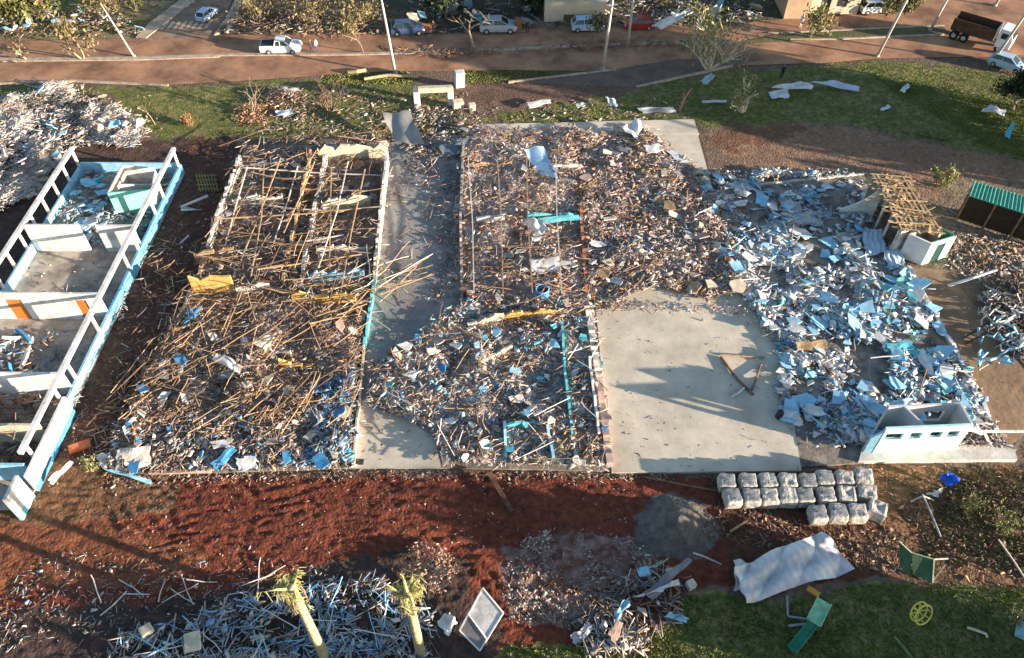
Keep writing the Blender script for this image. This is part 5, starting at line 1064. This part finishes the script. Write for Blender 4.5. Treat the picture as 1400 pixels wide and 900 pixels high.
p = P(1064, 572); T(mb.build('black_sack', M('dark'), loc=(p.x, p.y, .12), smooth=True), 'slumped black sack at the right edge of the bare floor slab', 'sack')
# blue barrel
t = empty('blue_barrel', P(741, 408, .2), 0, 'open blue plastic water barrel amid brown rubble of the middle building', 'barrel')
mb = MB(); mb.tube([(0, 0, 0), (0, 0, .2), (0, 0, .95), (0, 0, 1.05)], [.5, .56, .56, .52], 20); mb.build('drum', M('blue'), t, smooth=False)
mb = MB(); mb.tube([(0, 0, 1.051), (0, 0, 1.06)], [.44, .44], 20); mb.build('opening', M('dark'), t)
mb = MB()
ring = [(math.cos(a)*.5, math.sin(a)*.5, 1.07) for a in np.linspace(0, 2*PI, 21)]; mb.tube(ring, .045, 6); mb.build('rim', mat('light_blue_plastic', (.10, .35, .65), .5, .1, 1), t)
# leaning window panel
w0, w1, w2, w3 = P(660, 804, 1.3), P(688, 838, .9), P(656, 890, .15), P(628, 862, .3)
wp = empty('window_panel', (w3.x, w3.y, 0), 0, 'white rhombus shaped panel with a clear lower pane leaning by the palm', 'panel')
def qbox(cs, th, name, m, parent):
    n_ = (cs[1]-cs[0]).cross(cs[3]-cs[0]).normalized()*th; mb = MB(); vs = [c for c in cs]+[c+n_ for c in cs]
    mb.add(vs, [(3, 2, 1, 0), (4, 5, 6, 7), (0, 1, 5, 4), (1, 2, 6, 5), (2, 3, 7, 6), (3, 0, 4, 7)]); return mb.build(name, m, parent, rel=parent.location if parent else None)
m0 = w0.lerp(w3, .62); m1 = w1.lerp(w2, .70)
qbox([w0, w1, m1, m0], .05, 'sheet', mat('frosted_panel', (.55, .53, .50), .6, .35, 1.2), wp); qbox([m0, m1, w2, w3], .03, 'pane', mat('dusty_pane', (.22, .20, .19), .3, .3, 1.5), wp)
for a, b in ((w0, w1), (w1, w2), (w2, w3), (w3, w0), (m0, m1)): mb = MB(); mb.bar(a, b, .08); mb.build('frame_bar', M('white'), wp, rel=wp.location)
quad_sheet('plastic_sheet', [P(596, 850, .3), P(614, 838, .8), P(626, 850, .6), P(612, 872, .2)], M('white'), .3, 'crumpled white plastic left of the leaning panel', 'plastic sheet', 0, 14, 50)
# playground
sl = empty('playground_slide', P(1108, 860), 0, 'green playground slide on grey legs toppled on the grass below the white sheet', 'slide')
sA, sB, sC = P(1127, 822, .8), P(1112, 852, .5), P(1082, 890, .25)
gl = mat('light_green_paint', (.34, .62, .36), .5, .3, 2); gd = mat('deep_green_paint', (.03, .22, .12), .5, .3, 2)
def chute(a, b, w_, m, nm):
    d = (b-a); s_ = Vector((-d.y, d.x, 0)).normalized(); mb = MB(); mb.bar(a, b, w_, .05); o_ = mb.build(nm, m, sl, rel=sl.location)
    for k_ in (-1, 1): mb = MB(); mb.bar(a+s_*k_*(w_/2+.03)+Vector((0, 0, .08)), b+s_*k_*(w_/2+.03)+Vector((0, 0, .08)), .06, .22); mb.build('side_rail', m, sl, rel=sl.location)
chute(sA, sB, .75, gl, 'platform'); chute(sB+(sC-sB)*.03, sC, .5, gd, 'chute')
for a, b in ((P(1076, 815, .3), P(1077, 843, .1)), (P(1077, 843, .1), P(1112, 848, .25)), (P(1078, 856, .1), P(1112, 852, .3))): mb = MB(); mb.bar(a, b, .12); mb.build('leg', M('steel'), sl, rel=sl.location)
mb = MB(); mb.bar(P(1104, 804, .6), P(1120, 814, .7), .35, .12); mb.build('seat', mat('orange_paint', (.6, .25, .04), .5, .2, 1), sl, rel=sl.location)
rc = P(1251, 842, .1); yr = empty('yellow_roundabout', rc, 0, 'yellow round cage shaped climbing hoop lying tilted on the grass', 'play hoop')
ym = mat('yellow_paint', (.68, .58, .12), .5, .25, 2); tilt = Matrix.Rotation(1.0, 3, 'X') @ Matrix.Rotation(.35, 3, 'Y')
for zz, rr_ in ((.0, .62), (.35, .62)):
    mb = MB(); mb.tube([tilt @ Vector((math.cos(a)*rr_, math.sin(a)*rr_, zz))+Vector((0, 0, .6)) for a in np.linspace(0, 2*PI, 29)], .05, 6); mb.build('hoop', ym, yr)
for k in range(10):
    a = k*PI/5; mb = MB(); q = Vector((math.cos(a)*.62, math.sin(a)*.62, 0)); mb.bar(tilt @ q+Vector((0, 0, .6)), tilt @ (q+Vector((0, 0, .35)))+Vector((0, 0, .6)), .045); mb.build('spoke', ym, yr)
for k in range(4): mb = MB(); a = k*PI/4; q = Vector((math.cos(a)*.6, math.sin(a)*.6, 0)); mb.bar(tilt @ q+Vector((0, 0, .6)), tilt @ -q+Vector((0, 0, .6)), .05); mb.build('cross_bar', ym, yr)
gf = empty('green_swing_seat', P(1255, 785), 0, 'overturned dark green slatted play frame on brown earth above the grass', 'play frame')
g0, g1, g2, g3 = P(1230, 742, 1.0), P(1244, 752, .9), P(1276, 768, .9), P(1232, 772, .3); gnm = mat('dark_green_mesh', (.07, .13, .06), .7, .4, 2)
qbox([P(1229, 740, 1.1), P(1246, 756, .9), P(1246, 790, .1), P(1230, 775, .1)], .04, 'end_panel', gnm, gf); qbox([P(1247, 757, .9), P(1277, 766, .9), P(1275, 797, .1), P(1248, 786, .1)], .04, 'back_panel', gnm, gf)
for a, b in ((P(1246, 756, .95), P(1277, 765, .95)), (P(1277, 765, .95), P(1275, 797, .1)), (P(1229, 740, 1.15), P(1246, 756, .95)), (P(1277, 765, .95), P(1296, 764, .5)), (P(1275, 795, .15), P(1293, 772, .4))): mb = MB(); mb.bar(a, b, .07); mb.build('rail', mat('pale_green_rail', (.35, .40, .25), .6, .2, 2), gf, rel=gf.location)
quad_sheet('blue_tarpaulin', [P(1283, 652, .3), P(1299, 648, .7), P(1312, 658, .5), P(1297, 667, .2)], mat('bright_blue_plastic', (.02, .10, .62), .5, .2, 2), .28, 'bright blue crumpled tarpaulin on brown earth in front of the mint room', 'tarpaulin', 0, 14, 52)
quad_sheet('white_rag', [P(1266, 676, .1), P(1280, 674, .3), P(1289, 668, .3), P(1282, 680, .1)], wsheet, .1, 'small white sheet just left of the bright blue tarpaulin', 'sheet', 0, 8, 53)
def rod(pts, r, m, label, cat, name, n=6):
    ps = [Vector(p) for p in pts]; mb = MB(); mb.tube(ps, r, n); return T(mb.build(name, m, rel=tuple(ps[0]), loc=tuple(ps[0])), label, cat)
rod([P(1261, 676, .6), P(1272, 700, .4), P(1286, 734, .1)], .07, M('steel'), 'thin grey steel pole lying on brown earth below the blue tarpaulin', 'pole', 'steel_pole')
rod([P(1245, 686, .2), P(1262, 678, .7), P(1276, 684, .2)], .05, M('plas'), 'short pale crossbar at the top of the thin grey pole', 'bar', 'steel_bar')
rod([P(1296, 391, .3), P(1330, 380, 1.2), P(1363, 369, 1.8)], .12, wsheet, 'long straight white pole leaning over the far end of the dirt path', 'pole', 'white_pole')
rod([P(1365, 738, .1), P(1385, 766, .2), P(1402, 792, .1)], .06, M('plas'), 'thin straight stick on the earth near the right edge', 'stick', 'long_stick')
rod([P(1222, 870, .05), P(1235, 885, .1), P(1250, 905, .05)], .09, mat('green_pole', (.12, .17, .07), .7), 'dull green pole lying on the grass below the yellow hoop', 'pole', 'fallen_pole')
rod([P(1322, 858, .1), P(1335, 862, .25), P(1348, 867, .15), P(1350, 872, .1)], .08, M('cream'), 'short curved cream pipe on the grass right of the yellow hoop', 'pipe', 'bent_pipe')
rod([P(248, 287, .3), P(275, 287, .3), P(248, 283, .5), P(284, 268, .4)], .13, wsheet, 'white V shaped bent gutter in the dark alley', 'gutter', 'bent_gutter', 8)
rod([P(246, 333, .1), P(258, 322, .2)], .08, wsheet, 'short white stick on the dark alley floor', 'stick', 'white_stick')
mb = MB(); mb.bar(P(668, 646, .5), P(700, 699, .15), .32, .12); p = P(668, 646, .5)
T(mb.build('wooden_plank', mat('dark_plank', (.12, .06, .04), .9, .4, 3), rel=tuple(p), loc=tuple(p)), 'long dark brown plank lying on red earth at the front of the middle ruin', 'plank')
mb = MB(); p = P(268, 250, .2)
for k in range(7): mb.bar(P(268+k*4, 238, .25), P(274+k*4, 262, .25), .10, .05)
for k in range(4): mb.bar(P(267+k, 241+k*6, .32), P(296+k, 240+k*6, .32), .10, .05)
T(mb.build('pallet', mat('olive_pallet', (.22, .18, .07), .9, .4, 3), rel=tuple(p), loc=tuple(p)), 'olive brown wooden pallet lying on the dark alley', 'pallet')
mb = MB(); p = P(1020, 500, .2)
rod([P(986, 488, .25), P(1005, 515, .3), P(1030, 540, .25)], .10, M('wood'), 'long dark timber leaning diagonally on the bare slab', 'timber', 'fallen_timber')
rod([P(1041, 497, .25), P(1035, 515, .4), P(1028, 533, .25)], .08, M('wood'), 'short dark timber crossing the long one on the bare slab', 'timber', 'fallen_timber')
rod([P(1000, 543, .25), P(1010, 537, .3), P(1018, 530, .25)], .08, wsheet, 'short white stick at the crossing timbers on the slab', 'stick', 'white_stick')
rod([P(985, 485, .25), P(1015, 487, .3), P(1045, 489, .25)], .07, M('tan'), 'pale straight batten along the top of the crossing timbers', 'batten', 'fallen_timber')
rod([P(998, 727, .1), P(1022, 712, .2)], .08, M('tan'), 'short tan stick lying between the sand pile and the blocks', 'stick', 'short_stick')
rod([P(880, 652, .1), P(930, 662, .3), P(985, 672, .2)], .06, M('wood'), 'thin brown pole lying in front of the slab left of the blocks', 'pole', 'wooden_pole')
quad_sheet('metal_strip', [P(880, 812, .6), P(940, 762, 1.3), P(946, 766, 1.2), P(892, 822, .4)], mat('dark_gutter', (.20, .21, .23), .5, .3, 2), .08, 'long dark bent metal gutter pointing up towards the sand pile', 'gutter', 0, 12, 60, .05)
quad_sheet('metal_strip', [P(862, 818, .4), P(905, 808, .9), P(925, 792, 1.), P(930, 800, .8)], wsheet, .15, 'wavy white metal sheet below the dark gutter', 'metal sheet', 0, 12, 61)
quad_sheet('metal_strip', [P(840, 836, .5), P(858, 816, .9), P(862, 826, .8), P(842, 852, .2)], M('lblue'), .15, 'folded pale blue sheet in the splintered heap', 'metal sheet', 0, 12, 62)
quad_sheet('metal_strip', [P(780, 870, .3), P(806, 852, .6), P(812, 860, .5), P(786, 884, .1)], M('metal'), .12, 'grey bent sheet at the left end of the splintered heap', 'metal sheet', 0, 12, 63)
quad_sheet('metal_strip', [P(832, 868, .7), P(845, 850, .8), P(852, 854, .7), P(842, 886, .4)], mat('pinkish_board', (.34, .24, .19), .9, .3, 2), .04, 'pinkish brown board standing in the splintered heap', 'board', 0, 8, 64, .06)
quad_sheet('metal_strip', [P(905, 842, .3), P(925, 838, .4), P(941, 845, .3), P(936, 852, .1)], M('lblue'), .12, 'small blue grey crumpled sheet on the lawn right of the splintered heap', 'metal sheet', 0, 12, 65)
rod([P(948, 756, 1.3), P(965, 762, .8), P(986, 772, .3)], .06, M('steel'), 'thin steel bar running right from the top of the dark gutter', 'bar', 'steel_bar')
quad_sheet('white_rag', [P(1383, 842, .3), P(1402, 838, .4), P(1405, 850, .3), P(1390, 846, .1)], wsheet, .1, 'white sheet at the right edge of the lower lawn', 'sheet', 0, 8, 66)
block_thing('blue_box', 1395, 864, (.6, .9, .5), M('lblue'), 'pale blue and dark box at the right edge of the lower lawn', 'box', -.5)
quad_sheet('white_board', [P(66, 655, .6), P(96, 632, .8), P(100, 634, .7), P(72, 662, .2)], wsheet, .1, 'long curved white strip beside the outer corner of the roofless building', 'strip', 0, 12, 67)
block_thing('orange_slab', 110, 612, (1.4, .7, .25), mat('orange_tile', (.50, .14, .06), .8, .3, 2), 'orange red slab on the bank beside the roofless building', 'slab', .5)
block_thing('white_slab', 268, 884, (.9, 1.1, .25), M('cream'), 'cream slab in the blue metal tangle left of the palm', 'slab', .3, .6)
block_thing('white_slab', 205, 868, (.7, .6, .35), M('cream'), 'cream lump at the left part of the blue metal tangle', 'slab', .7, .5)
# scrap tangle at the right
for i in range(26):
    r = random.Random(200+i); a = [r.uniform(1345, 1398), r.uniform(398, 498)]; pts = []
    for k in range(7): pts.append(P(a[0], a[1], r.uniform(.1, 1.3))); a[0] += r.uniform(-16, 18); a[1] += r.uniform(-14, 14); a[0] = max(a[0], 1338); a[1] = min(max(a[1], 392), 506)
    k = i % 4
    T(rod(pts, [.05, .07, .05, .09][k], [M('steel'), M('plas'), M('grey'), M('lblue')][k], ['grey steel', 'pale dusty', 'dull grey', 'pale blue'][k]+' bent tube in the scrap tangle beside the dirt path', 'bent tube', 'bent_tube'), group=['grey steel', 'pale dusty', 'dull grey', 'pale blue'][k]+' tubes of the scrap tangle')
bits('small_rubble', [(1345,395),(1415,390),(1420,500),(1385,495),(1350,450)], 1500, [((.12,.12,.12), 4), (DARK, 5), (PLAS, .6), ((.08,.11,.14), 4), (LBLUE, .4)], .08, .5, 1.0, 0, .6, .2, 90, label='dark tangle of crushed metal beside the dirt path', stickk=4.5)
quad_sheet('roof_sheet', [P(1362, 490, .3), P(1378, 488, .5), P(1392, 496, .4), P(1375, 500, .2)], M('lblue'), .12, 'pale blue scrap at the foot of the scrap tangle', 'sheet', 0, 8, 68)
rod([P(1320, 470, .2), P(1350, 455, .9), P(1354, 440, 1.0), P(1316, 463, .3)], .09, mat('dark_scrap', (.07, .05, .04), .8), 'dark bent bar lying on the dirt path by the scrap tangle', 'scrap bar', 'scrap_bar')
# ------------------------------------------------------------ far side of the road
fh = empty('flat_house', P(783, 30), 0, 'pale cream single storey house with torn white roofing behind the road', 'house')
def wbox(root, name, x0, x1, y0, y1, z0, z1, m):
    mb = MB(); mb.prism([(x0, y0), (x1, y0), (x1, y1), (x0, y1)], z0, z1); return mb.build(name, m, root, rel=root.location)
p0, p1 = P(744, 30), P(826, 30)
wbox(fh, 'wall', p0.x, p1.x, p0.y, p0.y+6, 0, 2.4, mat('cream_house_wall', (.60, .50, .36), .9, .2, .6)); wbox(fh, 'plinth', p0.x+2.3, p1.x, p0.y-.06, p0.y-.01, 0, .9, mat('brown_base', (.13, .08, .05), .9))  # even warm cream wall colour
quad_sheet('roof', [Vector((p0.x+1, p0.y+.5, 2.6)), Vector((p1.x, p0.y+.5, 2.6)), Vector((p1.x, p0.y+5.5, 2.9)), Vector((p0.x+1, p0.y+5.5, 3.))], M('metal'), .4, 'tmp', 'tmp', 0, 18, 70)
ro = C.objects[-1]; ro.parent = fh; ro.location = ro.location-fh.location; [ro.pop(k, None) for k in ('label', 'category')]
h2 = empty('cream_house', P(1110, 25), 0, 'cream house with a dark doorway at the top edge left of the white hatchback', 'house')
p0, p1 = P(1071, 26), P(1150, 22)
wbox(h2, 'wall', p0.x, p0.x+2.9, p0.y, p0.y+6, 0, 2.6, mat('tan_wall', (.42, .30, .19), .9, .2, .8)); wbox(h2, 'wall', p0.x+3, p1.x+2, p0.y+1.2, p0.y+7, 0, 2.8, mat('cream_house_wall', (.60, .50, .36)))
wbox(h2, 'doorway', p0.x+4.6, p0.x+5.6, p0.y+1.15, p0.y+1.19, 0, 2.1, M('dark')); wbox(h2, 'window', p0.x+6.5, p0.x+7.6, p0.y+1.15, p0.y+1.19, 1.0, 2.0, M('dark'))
wbox(h2, 'roof', p0.x-.3, p0.x+3.2, p0.y-.3, p0.y+6.3, 2.61, 2.8, M('concd')); wbox(h2, 'roof', p0.x+3.3, p1.x+2.3, p0.y+.9, p0.y+7.3, 2.81, 2.98, M('rust'))
h3 = empty('ruined_shed', P(600, 20), 0, 'grey wrecked shed between dark trees at the top edge', 'shed')
p0 = P(600, 20); wbox(h3, 'wall', p0.x, p0.x+2.2, p0.y, p0.y+3, 0, 2.2, mat('blue_grey_wall', (.20, .23, .27), .9)); wbox(h3, 'roof', p0.x-.2, p0.x+2.5, p0.y-.3, p0.y+3.2, 2.21, 2.3, M('steel'))
fragments([(540,5),(600,0),(760,20),(1040,5),(1040,30),(560,45)], 34, ['white', 'cream', 'lblue', 'grey'], .8, 2.2, 'among the far roadside wreckage', .1, 1., 91, tilt=.5, name='roofing_piece', noun='roofing piece')
fragments([(20,25),(180,30),(200,48),(0,50)], 16, ['white', 'lblue', 'grey'], .8, 2.0, 'in front of the far left shrubs', .1, .8, 92, tilt=.5, name='roofing_piece', noun='roofing piece')
# fallen logs on the verge
rod([P(476, 99, .2), P(488, 98, .35), P(500, 96, .25)], .2, mat('yellow_log', (.42, .33, .18), .9, .3, 2), 'short thick pale log at the left end of the grass strip', 'log', 'fallen_log', 8)
rod([P(498, 108, .2), P(530, 103, .3), P(572, 105, .2)], .17, MATS['yellow_log'], 'long pale fallen trunk lying across the foot of the crossarm pole', 'log', 'fallen_log', 8)

# ------------------------------------------------------------ grass
def grass(name, polys, n, size, cols, label, holes=()):
    p = sample(polys, n, .35, 99, holes, soft=5); x, y = p[:, 0], p[:, 1]; c = np.array(cols)[R.integers(0, len(cols), n)]*(.55+.9*fbm(x*.5, y*.5, 71))[:, None]*R.uniform(.7, 1.25, (n, 1))
    s = size*R.uniform(.5, 1.5, n)*(.6+.8*fbm(x*.6, y*.6, 73)); a = R.uniform(0, 2*PI, n); lx, ly = np.cos(a)*.10, np.sin(a)*.10; tx, ty = R.normal(0, .3, n)*s, R.normal(0, .3, n)*s; z = gh(x, y)-.02
    V = np.stack([np.stack([x-lx, y-ly, z], -1), np.stack([x+lx, y+ly, z], -1), np.stack([x+tx, y+ty, z+s], -1)], 1)
    me = mesh_np(name, V.reshape(-1, 3), np.full(n, 3), np.arange(n*3), np.repeat(c, 3, 0)); return T(link(name, me, leafm), label, 'grass', None, 'stuff')
GC = [(.15, .19, .035), (.11, .16, .028), (.19, .20, .045), (.27, .24, .09)]
grass('grass', [GRASS[0], GRASS[3], GRASS[6]], 36000, .075, GC, 'short green grass of the upper lawns')
grass('grass', [GRASS[4]], 26000, .07, GC, 'short green grass of the lower right lawn')
grass('grass', [GRASS[7], GRASS[1], GRASS[2], GRASS[5]], 7000, .12, GC+[(.25, .2, .1)], 'rough grass of the far verge and the road strips')
grass('grass', [[(1290,640),(1420,650),(1420,790),(1260,760)]], 1800, .2, [(.14, .15, .05), (.2, .17, .08), (.08, .09, .03)], 'thin weedy grass on the brown earth')
